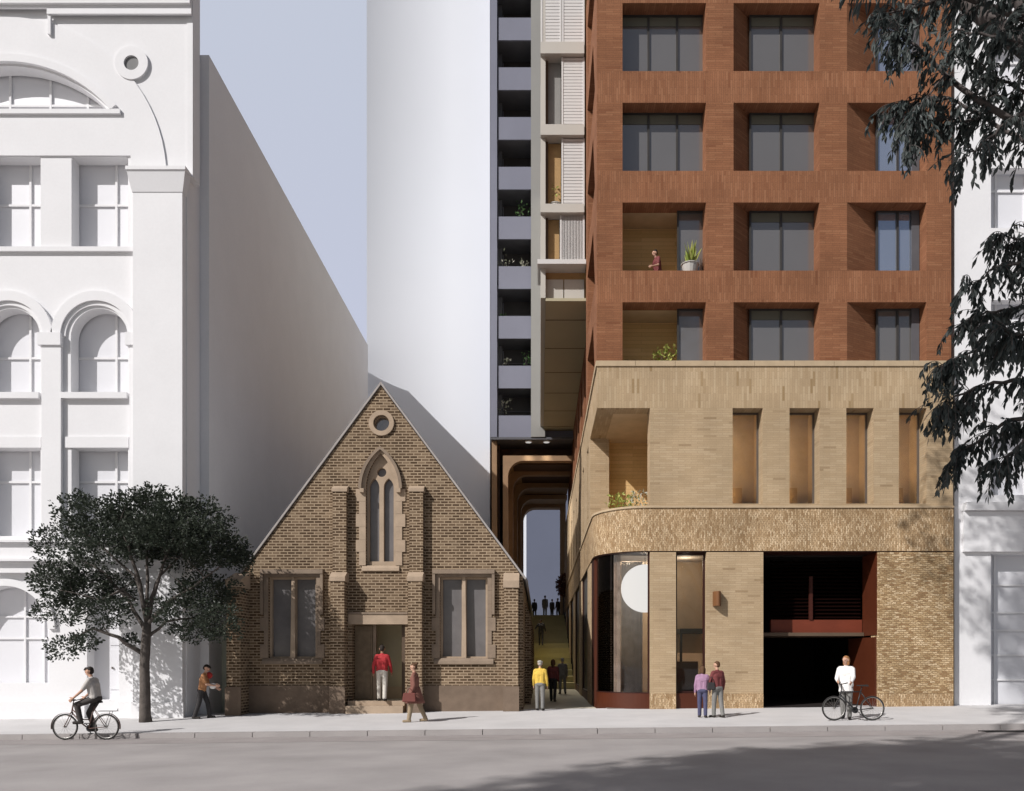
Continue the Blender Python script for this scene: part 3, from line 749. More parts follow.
pl=thing('pendant_lamp','big round white glowing globe lamp hanging behind the corner glass','lamp',(x6(645)*27.3/26,27.3,Z(588.5,27.3)))
MB().ball((0,0,0),24*27.3/F,32,20).build('lamp_globe',M['lamp_glow'],pl,smooth=True,local=True)
MB().tube([(0,0,.83),(0,0,zbandB-.05-Z(588.5,27.3))],.012).build('cord',M['frame_dark'],pl,local=True)
for k,(lx,ly) in enumerate(((3.3,29.0),(5.6,29.6),(4.2,30.9))):  # added lamps that brighten the cafe interior, none of them seen
    cl_=part('fill_lamp',MB().lathe([(.07,-.03),(.07,0)],(lx,ly,zbandB-.05),16),'fill_glow')
    L_=bpy.data.lights.new('fill_lamp_beam','POINT'); L_.energy=CAFE_FILL_W; L_.shadow_soft_size=.12; L_.color=(1,.84,.64)
    lo=bpy.data.objects.new('fill_lamp_beam',L_); COL.objects.link(lo); lo.parent=cl_; lo.location=Vector((lx,ly,zbandB-.25))-origin(PB)
L_=bpy.data.lights.new('window_fill_light','POINT'); L_.energy=18; L_.shadow_soft_size=.15; L_.color=(1,.88,.70)  # bare light added behind the tall window, without a fitting
lo=bpy.data.objects.new('window_fill_light',L_); COL.objects.link(lo); lo.parent=W2; lo.location=Vector((5.1,27.4,zbandB-.3))-origin(PB)
# wall lamp: half cylinder on a bracket
wl=thing('wall_lamp','bronze half-round wall lamp casting a long shadow on the tan brick','lamp',(x6(716.5),26,Z(599,26)))
MB().plan([(.13*math.cos(R(180+180*k/12)),-.012+.30*math.sin(R(180+180*k/12))) for k in range(13)],-.24,.24).build('lamp_shade',M['lamp_bronze'],wl,local=True)
MB().box(-.05,.05,-.01,-.001,-.18,.18).build('backplate',M['lamp_bronze'],wl,local=True)
# ---- garage
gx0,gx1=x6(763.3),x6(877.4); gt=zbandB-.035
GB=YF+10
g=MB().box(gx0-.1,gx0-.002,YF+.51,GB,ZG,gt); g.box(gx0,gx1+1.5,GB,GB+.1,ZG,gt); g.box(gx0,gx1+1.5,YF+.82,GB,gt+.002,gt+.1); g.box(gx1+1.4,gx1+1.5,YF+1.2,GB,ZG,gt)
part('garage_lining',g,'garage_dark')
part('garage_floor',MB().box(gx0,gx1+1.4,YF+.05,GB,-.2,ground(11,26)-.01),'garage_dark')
part('reveal_panel',MB().box(gx1-.02,gx1+.05,YF+.02,YF+1.16,Z(635,26),gt),'red_steel')
part('garage_door',MB().box(gx1-.06,gx1+.05,YF+.06,YF+2.3,-.3,Z(637,26)),'red_steel')
zb0,zb1=Z(632.5,27),Z(619.5,27)
part('beam',MB().box(gx0+.6,gx1-.03,YF+1.17,YF+1.4,zb0,zb1),'red_beam')
part('soffit',MB().box(gx0+.002,gx1-.03,YF+1.0,YF+3.2,zb0-.12,zb0-.002),'timber_dark')
lv=MB(); n=16
for k in range(n):
    z=zb1+.06+k*(gt-.15-zb1)/n
    lv.hexa([(gx0+.6,YF+1.22,z),(gx1-.05,YF+1.22,z),(gx1-.05,YF+1.3,z+.05),(gx0+.6,YF+1.3,z+.05)],[(gx0+.6,YF+1.22,z+.02),(gx1-.05,YF+1.22,z+.02),(gx1-.05,YF+1.3,z+.07),(gx0+.6,YF+1.3,z+.07)])
part('louvre',lv,'louvre_dark')
part('louvre_post',MB().box(X(809.5,27.1),X(813,27.1),YF+1.12,YF+1.2,zb1+.002,Z(576,27)),'post_red')

# ---- red tower
YR=26.12
def xr(p): return X(p,YR)
def zr(p): return Z(p,YR)
TOPZ=zr(-140)
PIT=3.34
rows=[]   # opening (z0,z1) from the row just above the podium upward
z1=zr(302.2)
for k in range(5):
    rows.append((z1-2.28+k*PIT, z1+k*PIT))
OP=[(622.5,706,622.5),(733.5,819.5,749.5),(847,926.4,876)]
xa,xb=XLf,XRt
DEP=.62
zprev=zcop
for i,(a,b) in enumerate(rows):
    # soldier spandrel under this row
    part('soldier_band',MB().box(xa,xb,YR,YR+DEP,zprev+.001,a-.001),'red_soldier') if i else None
    cuts=[xa]+[xr(p) for o in OP for p in (o[0],o[1])]+[xb]
    for j in range(4):
        x0,x1=cuts[2*j],cuts[2*j+1]
        bl=x1
        br=x0
        poly=[(x0,YR),(x1,YR)]
        if j<3:
            sp=OP[j][2]; xs_=X(sp,YR+DEP-.05) if sp!=OP[j][0] else x1
            poly+=[(xs_,YR+DEP)]
        else: poly+=[(x1,YR+DEP)]
        poly+=[(x0,YR+DEP)]
        part('wall',MB().plan(poly,a,b),'red_brick')
    zprev=b
part('soldier_band',MB().box(xa,xb,YR,YR+DEP,zprev+.001,TOPZ),'red_soldier')
REC=YR+DEP
for i,(a,b) in enumerate(rows):
    for j,(l,r,s_) in enumerate(OP):
        x0=xr(l) if s_==l else X(s_,REC-.05); x1=xr(r)
        if j==0:
            mull=[X(648,REC),X(676.5,REC)]
        elif j==1: mull=[X(780,REC)]
        else: mull=[X(896,REC)]
        logg = (j==0 and i in (0,1))
        if logg:
            xm=X(676.5,REC)
            wd=window(PB,xm,x1+.1,a-.002,b+.002,REC-.14,[],[],'frame_dark','grey_glass',edge=.06,label='narrow fixed pane at the right of an open loggia')
            lg=MB().box(x0-.3,x0-.2,REC+.002,REC+1.1,a-.05,b+.1); lg.box(xm+.5,xm+.6,REC+.002,REC+1.1,a-.05,b+.1); lg.box(x0-.199,xm+.499,REC+1.0,REC+1.1,a-.05,b+.1)
            part('loggia_wall',lg,'ochre_board')
            part('loggia_floor',MB().box(x0-.199,xm+.499,REC+.002,REC+.999,a-.2,a-.06),'tan_cap')
            part('loggia_ceiling',MB().box(x0-.199,xm+.499,REC+.002,REC+.999,b+.005,b+.1),'ochre_light')
        else:
            pm='sky_tint_glass' if (j==2 and i>=1) else 'grey_glass'
            wd=window(PB,x0-.02,x1+.08,a-.002,b+.002,REC-.14,mull,[],'frame_dark',pm,edge=.06,bar=.07)
            if j<2: MB().box(x0+.05,x1-.05,REC-.10,REC-.085,b-.36,b-.06).build('blind',M['blind_olive'],wd)
            if j==2: MB().box(X(911.5,REC-.16),x1-.02,REC-.17,REC-.142,a,b).build('side_panel',M['clad_dark'],wd)
# flank of the red tower (7 m deep) with its windows, then the lower red wall running back
fh=[]
for a,b in rows: fh.append([(27.0,a),(31.2,a),(31.2,b),(27.9,b)])
part('wall',MB().plate(rect(YR+DEP+.002,32.2,zcop-.05,TOPZ),fh,XLf,XLf+.5,left_map),'red_brick')
for a,b in rows: part('window',MB().box(XLf+.4,XLf+.45,26.9,31.3,a-.05,b+.05),'red_dark')
part('wall',MB().box(XRt-.45,XRt-.002,YR+DEP+.002,40,zcop-.05,TOPZ),'red_brick')
part('wall',MB().box(XLf+.5,XRt-.46,39.5,40,zcop-.05,TOPZ),'red_brick')
part('roof',MB().box(XLf+.5,XRt-.46,YR+DEP+.01,39.49,TOPZ-.4,TOPZ-.2),'tan_cap')
fins=[]
for k in range(9):
    y=33.0+k*3.0
    fins.append([(y,ztop+.7),(y+2.0,ztop+.7),(y+2.0,16.0),(y+.9,16.0)])
part('wall',MB().plate(rect(32.21,60,zcop-.05,16.6),fins,2.15,2.6,left_map),'red_brick')
for k in range(9): part('window',MB().box(2.5,2.55,32.9+k*3.0,35.2+k*3.0,ztop+.6,16.1),'red_dark')

# ================================================================== LOUVRED BLOCK
YV=32.2
def xv(p): return X(p,YV)
def zv(p): return Z(p,YV)
LB=thing('louvred_building','pale louvred block overhanging the lane on a deep olive soffit','building',(xv(565),YV,zv(297)))
def lp(n,mb,mat,par=None): return mb.build(n,M[mat],par or LB)
zs=16.6
lp('wall',MB().box(xv(540.6),xv(545.5),YV-.002,50,zs,zv(-60)),'beige_panel')
lp('core',MB().box(xv(545.7),2.14,YV+.42,50,zs,zv(-60)),'ochre_wood')
lp('soffit',MB().box(xv(545.5)+.002,2.14,YV+.02,54,zs-.12,zs-.002),'soffit_olive')
sj=MB()
for k in range(6): sj.box(xv(546),2.13,34+k*3.1,34.03+k*3.1,zs-.135,zs-.122)
lp('soffit_joint',sj,'portal_dark')
fa=MB().box(xv(545.6),xv(563.5),YV+.30,YV+.5,zv(297),zv(276)); fa.box(xv(564.5),xv(584.5),YV+.30,YV+.5,zv(297),zv(276)); lp('fascia',fa,'beige_panel')
fa=MB().box(xv(545.6),xv(584.5),YV+.6,YV+.7,zv(276)-.001,zv(267)); lp('fascia',fa,'clad_dark')
lp('ledge',MB().box(xv(537.5),xv(585.5),YV-.35,YV+1.5,zv(268),zv(263.5)),'louvre_white')
for a,b in ((215,206.5),(138,127.5),(57,45.5),(-24,-35)):
    lp('floor_edge',MB().box(xv(534.5) if False else xv(540.5),xv(584),YV-.2,YV+1.6,zv(a),zv(b)),'beige_panel')
def louvres(x0,x1,ya,yb,vert=False):
    m=MB(); p0,p1=zv(ya),zv(yb); a,b=xv(x0),xv(x1)
    fr=MB().box(a,a+.07,YV-.02,YV+.1,p0,p1); fr.box(b-.07,b,YV-.02,YV+.1,p0,p1)
    f=lp('louvre_panel',fr,'louvre_white')
    if vert:
        n=14
        for k in range(n):
            q=a+.07+(b-a-.14)*k/n; m.box(q+.012,q+.042,YV,YV+.07,p0,p1)
    else:
        n=int((p1-p0)/.13)
        for k in range(n):
            q=p0+(p1-p0)*k/n
            m.hexa([(a+.07,YV,q),(b-.07,YV,q),(b-.07,YV+.09,q+.035),(a+.07,YV+.09,q+.035)],[(a+.07,YV,q+.112),(b-.07,YV,q+.112),(b-.07,YV+.09,q+.125),(a+.07,YV+.09,q+.125)])
    lp('slats',m,'louvre_white',f)
    lp('backing',MB().box(a+.05,b-.05,YV+.11,YV+.13,p0,p1),'beige_panel',f)
louvres(540.8,561.5,45,-23); louvres(562,584.5,45,-23)
louvres(561.5,584.5,127,57.5); louvres(561.5,584.5,206,138.5); louvres(560,584.5,263,215.5,True)
for a,b,x1_ in ((127,57.5,561),(206,138.5,561),(263,215.5,559.5)):
    g=lp('window',MB().box(xv(548.2),xv(x1_),YV+.33,YV+.36,zv(a),zv(b)),'blind_grey' if a==127 else 'ochre_wood')
    lp('frame',MB().box(xv(545.7),xv(548.1),YV+.2,YV+.36,zv(a),zv(b)),'timber_dark',g)

# ================================================================== DARK BALCONY TOWER
YD=50.0
def xd(p): return X(p,YD)
def zd(p): return Z(p,YD)
DT=thing('balcony_tower','tall narrow grey tower with a stack of recessed dark balconies','building',(xd(515),YD,zd(437)))
def dp(n,mb,mat,par=None): return mb.build(n,M[mat],par or DT)
zb=zd(437); zt=zd(-120)
dp('pier',MB().box(xd(490.3),xd(497),YD,YD+9,zb,zt),'clad_grey')
dp('pier',MB().box(xd(531),xd(545),YD-.05,YD+9,zb,zt),'clad_pale')
dp('wall',MB().box(xd(497)+.002,xd(531)-.002,YD+2.0,YD+2.3,zb,zt),'balcony_black')
dp('wall',MB().box(xd(545)+.002,2.6,YD+.5,YD+9,zb,zt),'clad_grey')
dp('underside',MB().box(xd(490.3),2.1,YD+.02,YD+4.5,zb-.15,zb-.002),'clad_dark')
for k in range(11):
    y=415-49.83*k
    b=dp('balcony',MB().box(xd(497)+.07,xd(531)-.003,YD+.10,YD+.20,zd(y+22.5),zd(y)),'clad_grey')
    dp('slab',MB().box(xd(497)+.003,xd(531)-.003,YD+.201,YD+1.99,zd(y+22.3),zd(y+18.5)),'clad_dark',b)
    dp('mullion',MB().box(xd(501.5),xd(502.2),YD+1.9,YD+1.99,zd(y)-1.0,zd(y-26)),'clad_grey',b)
    dp('side_wall',MB().box(xd(497)+.003,xd(501.3),YD+1.2,YD+1.98,zd(y)-1.0,zd(y-27)),'clad_dark',b)
    dp('rail',MB().box(xd(502.5),xd(531)-.01,YD+1.85,YD+1.9,zd(y-13),zd(y-12)),'clad_dark',b)
for k,x in enumerate((521,540)):
    pass

for k,(px_,lab) in enumerate(((528.5,'round lit downlight under the grey tower, the left of two'),(546.5,'round lit downlight under the grey tower, the right of two'))):
    dl_=thing('downlight',lab,'lamp',(X(px_,50.5),50.5,zb-.152),0,'downlights under the grey tower')
    MB().lathe([(.22,-.05),(.24,-.001)],(0,0,0),16).build('lamp_rim',M['louvre_white'],dl_,local=True)
    MB().lathe([(.19,-.058),(.19,-.051)],(0,0,0),16).build('lamp_disc',M['disc_glow'],dl_,local=True)
    L_=bpy.data.lights.new('downlight_beam','SPOT'); L_.energy=LANE_W; L_.spot_size=R(72); L_.spot_blend=.9; L_.shadow_soft_size=.18; L_.color=(1,.90,.74)
    lo=bpy.data.objects.new('downlight_beam',L_); COL.objects.link(lo); lo.parent=dl_; lo.location=(0,0,-.12); lo.rotation_euler=(R(-21),0,0)

# ================================================================== TIMBER ARCHWAY (portal)
AW=thing('archway','brown timber passage of nested rounded arches under the grey tower','archway',(0,YD,-.1))
def ap(n,mb,mat,par=None): return mb.build(n,M[mat],par or AW)
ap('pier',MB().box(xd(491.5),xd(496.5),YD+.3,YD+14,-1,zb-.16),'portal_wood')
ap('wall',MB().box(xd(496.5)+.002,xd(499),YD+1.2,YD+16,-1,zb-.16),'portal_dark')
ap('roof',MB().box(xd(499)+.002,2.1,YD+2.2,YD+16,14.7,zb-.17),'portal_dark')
def rrect(x0,x1,z0,z1,r,n=8):
    p=[(x0,z0),(x1,z0)]
    p+=[(x1-r+r*math.cos(R(90*k/n)),z1-r+r*math.sin(R(90*k/n))) for k in range(n+1)]
    p+=[(x0+r-r*math.sin(R(90*k/n)),z1-r+r*math.cos(R(90*k/n))) for k in range(n+1)]
    return p
for i,(yy,px,py) in enumerate(((50.6,508,460.7),(54,513,474.8),(57.4,517.5,487.6),(60.8,521,499),(64.2,523.3,507.6))):
    x0=X(px,yy); zt_=Z(py,yy); r_=1.35
    x1=1.66 if i>2 else 2.0
    inner=rrect(x0,x1,-.5,zt_,min(r_,(x1-x0)/2-.01) if i<0 else 1.0)
    def ell(a,b,r,xo,zo,xe):   # left leg and head, open to the right
        return [(xo,-1.0),(a,-1.0)]+[(a+r-r*math.cos(R(90*q/9)),b-r+r*math.sin(R(90*q/9))) for q in range(10)]+[(xe,b),(xe,zo),(xo,zo)]
    ap('arch',MB().plate(ell(x0,zt_,1.0,x0-.33,zt_+.33,2.12),[],yy,yy+(.55 if i<4 else 1.0)),'portal_wood')
    if i<4: ap('arch_lining',MB().plate(ell(x0-.25,zt_+.25,1.0,x0-.32,zt_+.32,2.11),[],yy+.552,yy+3.39),'portal_wood')
    else: ap('pier',MB().box(1.66,2.12,yy,yy+1.0,-1,zt_-.001),'portal_wood')

# ================================================================== STAIRS in the lane
stp=MB(); n=15; y0=43.0; y1=62.0; z0=.05; ztp=5.15
for k in range(n):
    ya=y0+(y1-y0)*k/n; zz=z0+(ztp-z0)*(k+1)/n
    stp.box(-1.3,1.9,ya,ya+(y1-y0)/n-.001,-1,zz)
stp.box(-1.3,1.9,y1,70,-1,ztp)
tag(stp.build('stairs',M['stair_olive']),None,kind='structure')
def stair_z(y): 
    k=max(0,min(n-1,int((y-y0)/((y1-y0)/n)))); return z0+(ztp-z0)*(k+1)/n if y<y1 else ztp
# low wall at the church side of the lane
tag(MB().box(-1.25,-.42,40.0,50,-1,3.2).build('garden_wall',M['stair_olive']),'plain olive wall beside the broad steps at the end of the lane','wall')

# ================================================================== WHITE TOWER, its end hollowed so the shading fades toward the sky
pts=[]; nn=26
nn=80; x_r=X(489.9,52.0); x_c=-5.9
pts=[(x_r,52.0),(x_c,52.0)]
for k in range(1,nn+1):
    a=R(24.5)*k/nn
    pts.append((x_c-13.0*math.sin(a), 52.0-13.0*(1-math.cos(a))))
back=[(pts[-1][0]-.3,pts[-1][1]+.6),(pts[-1][0]-.3,70),(x_r,70)]
poly=list(reversed(pts))+[]   # left to right along the front
poly=poly+[(x_r,70),(pts[-1][0],70)]
tw=MB().plan(poly,-1,64)
tag(tw.build('white_tower',M['white_tower'],smooth=False),'blank white tower behind the church, left side hollowed so its shading fades','building')
# far buildings seen through the passage
fb=MB().box(-2.35,14,135,150,-1,42); tag(fb.build('distant_building',M['shade_blue']),'far block seen through the timber archway, blue shade put into its colour','building')
fb=MB().box(-4.6,-2.37,135.3,150,-1,42); tag(fb.build('distant_tower',M['white_tower']),'thin sunlit white edge of a far building inside the archway','building')

# ================================================================== RIGHT WHITE BUILDING
YW=26.3
def xw(p): return X(p,YW)
def zw(p): return Z(p,YW)
RW=thing('corner_building','plain white rendered building with a shopfront at the right edge, under the gum branches','building',(xw(1000),YW,0.1))
hl=[]
wins=[(228,168),(360,300),(495,433),(98,38),(-30,-90)]
cols=[(991,1052),(1092,1153),(1193,1254)]
for a,b in cols:
    for c,d in wins: hl.append(rect(xw(a),xw(b),zw(c),zw(d)))
hl.append(rect(xw(991),xw(1110),zw(712),zw(554)))
MB().plate(rect(xw(954.4),xw(1330),-1,zw(-200)),hl,YW,YW+.35).build('wall',M['white_stone'],RW)
MB().box(xw(954.4),xw(954.4)+.35,YW+.352,45,-1,zw(-200)).build('wall',M['white_stone'],RW)
MB().box(xw(954.4),xw(1330),45,45.3,-1,zw(-200)).build('wall',M['white_stone'],RW)
for a,b in cols:
    for c,d in wins:
        window(RW,xw(a)-.05,xw(b)+.05,zw(c)-.05,zw(d)+.05,YW+.353,[xw(a+11),xw(a+41)],[zw(d+17)],edge=.0,bar=.06)
window(RW,xw(991)-.05,xw(1110),zw(712)-.05,zw(554)+.05,YW+.353,[xw(1001),xw(1040),xw(1075)],[zw(584),zw(612),zw(630),zw(655),zw(680)],edge=.0,bar=.06)
MB().box(xw(962),xw(1330),YW-.28,YW-.001,zw(511.5),zw(503.5)).build('string_course',M['white_stone'],RW)
MB().box(xw(962),xw(1330),YW-.12,YW-.001,zw(552),zw(512)).build('shop_fascia',M['white_stone'],RW)
# ================================================================== TREES AND PLANTS
def rv(): 
    while True:
        v=Vector((rnd.uniform(-1,1),rnd.uniform(-1,1),rnd.uniform(-1,1)))
        if 0.05<v.length<1: return v
def leaf(m,p,d,L,W,fold=0.25):
    d=d.normalized(); s=d.cross(rv()).normalized(); n=d.cross(s)
    q=p+d*L*0.5
    b=len(m.v)
    m.v+= [tuple(p),tuple(q+s*W/2+n*W*fold),tuple(p+d*L),tuple(q-s*W/2+n*W*fold)]
    m.f+= [(b,b+1,b+2),(b,b+2,b+3)]
def bend(p0,p1,sag,n=6,jit=0.0):
    p0=Vector(p0); p1=Vector(p1); o=[]
    for k in range(n+1):
        t=k/n; q=p0.lerp(p1,t)+Vector((0,0,sag*4*t*(1-t)))
        if 0<k<n and jit: q+=rv()*jit
        o.append(q)
    return o
# ---- street tree on the left
TY=22.6; tb_=spot(146,722.0); TY=tb_.y
def tp(px,py,dy=0.0): return Vector((X(px,TY+dy),TY+dy,Z(py,TY+dy)))
ST=thing('street_tree','small dark leafy street tree with a single trunk growing from the left pavement','tree',tb_)
tk=MB()
trunk=[tp(146,725),tp(145,715),tp(145,690),tp(144.5,665),tp(146,640),tp(147,622)]
tk.tube(trunk,[.205,.165,.15,.14,.135,.12],12)
limbs=[((145,655),(118,638),(92,628),(70,640),-.3,.075),((146.5,632),(128,600),(104,572),(80,560),.5,.07),((147,622),(140,585),(128,545),(118,515),-.4,.075),((147,622),(155,590),(165,560),(178,530),.3,.075),((147,625),(170,600),(195,585),(222,565),-.5,.07),((147,620),(148,580),(146,540),(145,505),.6,.06),((146,640),(165,622),(190,618),(214,610),.6,.055),((135,600),(122,590),(100,600),(60,590),-.9,.045),((150,600),(160,575),(196,540),(208,522),.9,.045),((143,600),(134,575),(96,540),(72,525),.3,.045)]
for a,b,c,d,dy,r in limbs:
    P=[tp(*a),tp(*b,dy*.4),tp(*c,dy*.8),tp(*d,dy)]
    Q=[]
    for i in range(3):
        for t in (0,.33,.67): Q.append(P[i].lerp(P[i+1],t)+(rv()*.03 if i+t>0 else Vector()))
    Q.append(P[3]); tk.tube(Q,[r*(1-.75*k/(len(Q)-1)) for k in range(len(Q))],7)
    for k in range(5):
        q=Q[rnd.randint(4,9)]; e=q+Vector((rnd.uniform(-.7,.7),rnd.uniform(-.6,.6),rnd.uniform(-.1,.6)))
        tk.tube(bend(q,e,.05,4,.03),[r*.25,r*.2,r*.16,r*.1,r*.05],5)
tk.build('trunk',M['bark'],ST,smooth=True)
cr=MB()
cl=[(150,494,20,13,0,.5),(140,512,40,22,.2,1.3),(92,514,42,18,-.2,1.1),(80,500,17,10,.4,.5),(196,518,40,24,.1,1.2),(176,505,28,14,-.7,.7),(66,548,34,26,.3,1.2),(104,548,42,24,-.8,1.0),(150,540,44,24,.9,1.1),(214,548,34,24,-.3,.9),(232,552,20,18,-.3,.7),(182,556,44,20,.8,1.0),(58,582,26,26,-.4,1.0),(84,590,38,24,.2,1.1),(58,612,25,16,.1,.8),(104,612,38,19,-.6,.9),(66,647,24,15,-.3,.7),(86,640,14,9,-.4,.5),(206,592,38,22,.3,1.1),(184,612,42,19,-.3,1.0),(222,622,24,22,-.6,.8),(196,632,34,12,.5,.8),(240,562,14,12,-.3,.5),(118,586,24,20,.8,.8),(131,640,8,6,.2,.3),(112,528,60,20,.9,1.0),(170,530,60,22,-1.0,.9)]
for cx_,cy_,rx_,ry_,dy,rd in cl:
    c=tp(cx_,cy_,dy); RX=rx_*TY/F*.83; RZ=ry_*TY/F*.83; rd*=.9
    nsp=int((54*RX*RZ*11.5*max(.6,rd)+28)*rnd.uniform(.6,1.2))
    for k in range(nsp):
        v=rv(); 
        if v.length<.45 and rnd.random()<.6: v=v.normalized()*rnd.uniform(.5,1)
        v*= (0.82+.36*rnd.random())
        p=c+Vector((v.x*RX,v.y*rd,v.z*RZ))
        out=Vector((v.x,v.y,v.z*.5+.25)).normalized()
        for j in range(6):
            d=(out+rv()*1.1); 
            if d.length<.1: continue
            leaf(cr,p+rv()*.11,d,rnd.uniform(.075,.125),rnd.uniform(.048,.07))
cr.build('crown',M['street_leaf'],ST)

# ---- gum tree overhanging from the right, in the foreground
GY=10.6
def gp_(px,py,dy=0.0): return Vector((X(px,GY+dy),GY+dy,Z(py,GY+dy)))
GT=thing('gum_tree','tall gum tree just beyond the right edge, its drooping long-leaved branches hanging into view','tree',(9.4,GY+.4,roadz(9.4,10)))
gk=MB()
gk.tube([(9.4,GY+.4,-.6),(9.3,GY+.4,2),(9.0,GY+.3,5),(8.7,GY,8),(8.2,GY,11),(7.4,GY+.6,14.5)],[.42,.36,.32,.27,.22,.12],14)
G=MB()
tw=[]   # twig starts
def limb(pts,r0,dens,side=1.0):
    P=[gp_(*p) for p in pts]; Q=[]
    for i in range(len(P)-1):
        for t in (0,.25,.5,.75): Q.append(P[i].lerp(P[i+1],t)+rv()*.025)
    Q.append(P[-1]); n=len(Q)
    gk.tube(Q,[max(.006,r0*(1-.85*k/(n-1))) for k in range(n)],6)
    for k in range(int(dens*n*1.12)):
        f=rnd.uniform(.12,1)**.8*(n-1); i=min(n-2,int(f)); tw.append((Q[i].lerp(Q[i+1],f-i),(Q[i+1]-Q[i]).normalized()))
limb([(1235,330,-.4),(1120,200,-.3),(1030,130),(975,98),(945,75),(918,48),(892,28)],.07,2.4)
limb([(1120,200,-.3),(1024,140,.2),(985,118,.4),(950,98,.5),(915,100,.5),(890,106,.6)],.04,2.4)
limb([(1220,250),(1060,30,.5),(1000,10,.6),(950,-5,.6),(905,10,.7),(876,16,.7)],.06,2.6)
limb([(1220,250),(1080,60,-.8),(1020,40,-.7),(980,35,-.6),(955,30,-.5)],.05,2.8)
limb([(1235,330),(1080,120,1.2),(1030,95,1.2),(1000,80,1.2),(975,60,1.1)],.05,2.8)
limb([(1060,30,.5),(1025,-10,.2),(985,-40,0),(930,-50,0)],.04,3.2)
limb([(1100,150),(1040,105,-.4),(1000,128,-.5),(975,150,-.5),(960,160,-.5)],.03,1.6)
limb([(985,118,.4),(960,120,.3),(935,118,.3),(915,135,.3)],.02,2.0)
limb([(945,75),(930,95),(915,115),(905,150)],.018,2.2)
# lower spray
limb([(1240,520,-.2),(1120,440),(1050,415),(1010,420),(985,438),(962,450),(950,462)],.05,2.0)
limb([(1240,520,-.2),(1130,330,.2),(1060,270,.2),(1024,262,.2),(995,268,.2),(972,285,.2)],.05,2.2)
limb([(1120,440),(1060,360,.5),(1020,345,.5),(980,348,.5),(955,358,.5),(940,366,.5)],.04,2.8)
limb([(1120,440),(1060,390,-.5),(1020,380,-.5),(985,385,-.4),(955,395,-.4),(945,410,-.4)],.04,2.6)
limb([(1130,330,.2),(1060,310,.8),(1020,308,.8),(985,312,.7),(962,325,.7)],.04,2.8)
limb([(1060,270,.2),(1030,245,.3),(1012,238,.3),(1004,236,.3)],.02,2.4)
limb([(1060,310,.8),(1040,330,-.8),(1015,335,-.8),(990,325,-.8)],.03,3.0)
limb([(1050,415),(1024,440,-.3),(1010,455,-.3),(990,462,-.3)],.02,1.8)
for p,d in tw:
    n=rnd.randint(5,9); q=Vector(p); v=(d*.6+rv()*.9+Vector((0,0,.1)))
    v.normalize(); path=[q.copy()]
    L=rnd.uniform(.18,.42)
    for k in range(n):
        v=(v+Vector((0,0,-.28))).normalized(); q=q+v*L/n*1.3; path.append(q.copy())
        for s_ in range(2):
            if rnd.random()<.95:
                dd=v*.5+rv()*.7+Vector((0,0,-.75)); leaf(G,q+rv()*.01,dd,rnd.uniform(.10,.165),rnd.uniform(.034,.055),.12)
    gk.tube(path,[.006]+[.0045]*(len(path)-2)+[.002],4)
# upper crown, mostly above the picture
for c,r in (((8.5,GY,12.8),3.0),((5.2,GY,13.6),2.4),((11,GY+1,12),3.2),((7.6,GY+2,16),3.4),((10.5,GY-2,15),3.0),((3.6,GY-.6,15.2),2.0),((2.5,14.3,18.0),2.6),((4.6,15.0,19.0),2.8)):
    for k in range(int(420*r)):
        v=rv(); v=v.normalized()*(v.length**.4); p=Vector(c)+v*r
        leaf(G,p,v+rv()+Vector((0,0,-1)),rnd.uniform(.22,.36),rnd.uniform(.06,.10),.12)
    gk.tube(bend((8.7,GY,8),c,.3,6,.1),[.16,.14,.12,.1,.08,.06,.04],7)
gk.build('trunk',M['gum_bark'],GT,smooth=True); G.build('crown',M['gum_leaf'],GT)

# ---- tall tree behind the viewpoint: its crown throws the soft shadow on the road
SH=thing('shade_tree','tall spreading tree behind the viewpoint whose crown shades the right of the road','tree',(-18,-8,-1.2))
k_=MB(); k_.tube([(-18,-8,-1.5),(-18,-8,6),(-18.2,-8,13),(-18.4,-8.2,19),(-18.5,-8.4,25)],[.7,.55,.42,.3,.12],12); s_=MB()
for gx,gy,gz_,t,r in ((.6,10.2,0,43,2.0),(3.2,12.6,0,44,2.1),(5.2,13.2,0,42,2.3),(7.6,14.4,0,45,2.4),(5.5,9.5,0,44,3.0),(9.5,11.0,0,45,3.2),(13,14,0,43,2.8),(2,7.5,0,45,2.6),(16.6,24.2,0,45,1.9),(17.3,26.2,2.2,46,1.7),(18.6,26.2,5,46,2.0),(-1,7,0,44,2.2),(3.6,14.6,0,43,.8)):
    c=Vector((gx-.6*t,gy-.52*t,gz_+.6*t))
    for k in range(int(230*r*r)):
        v=rv(); p=c+v*r*(.72+.5*rnd.random())
        leaf(s_,p,v+rv(),rnd.uniform(.3,.5),rnd.uniform(.2,.32))
    k_.tube(bend((-18.3,-8.1,15.5+rnd.random()*5),c,.4,6,.2),[.22,.19,.16,.13,.1,.07,.04],6)
k_.build('trunk',M['bark'],SH,smooth=True); s_.build('crown',M['street_leaf'],SH)

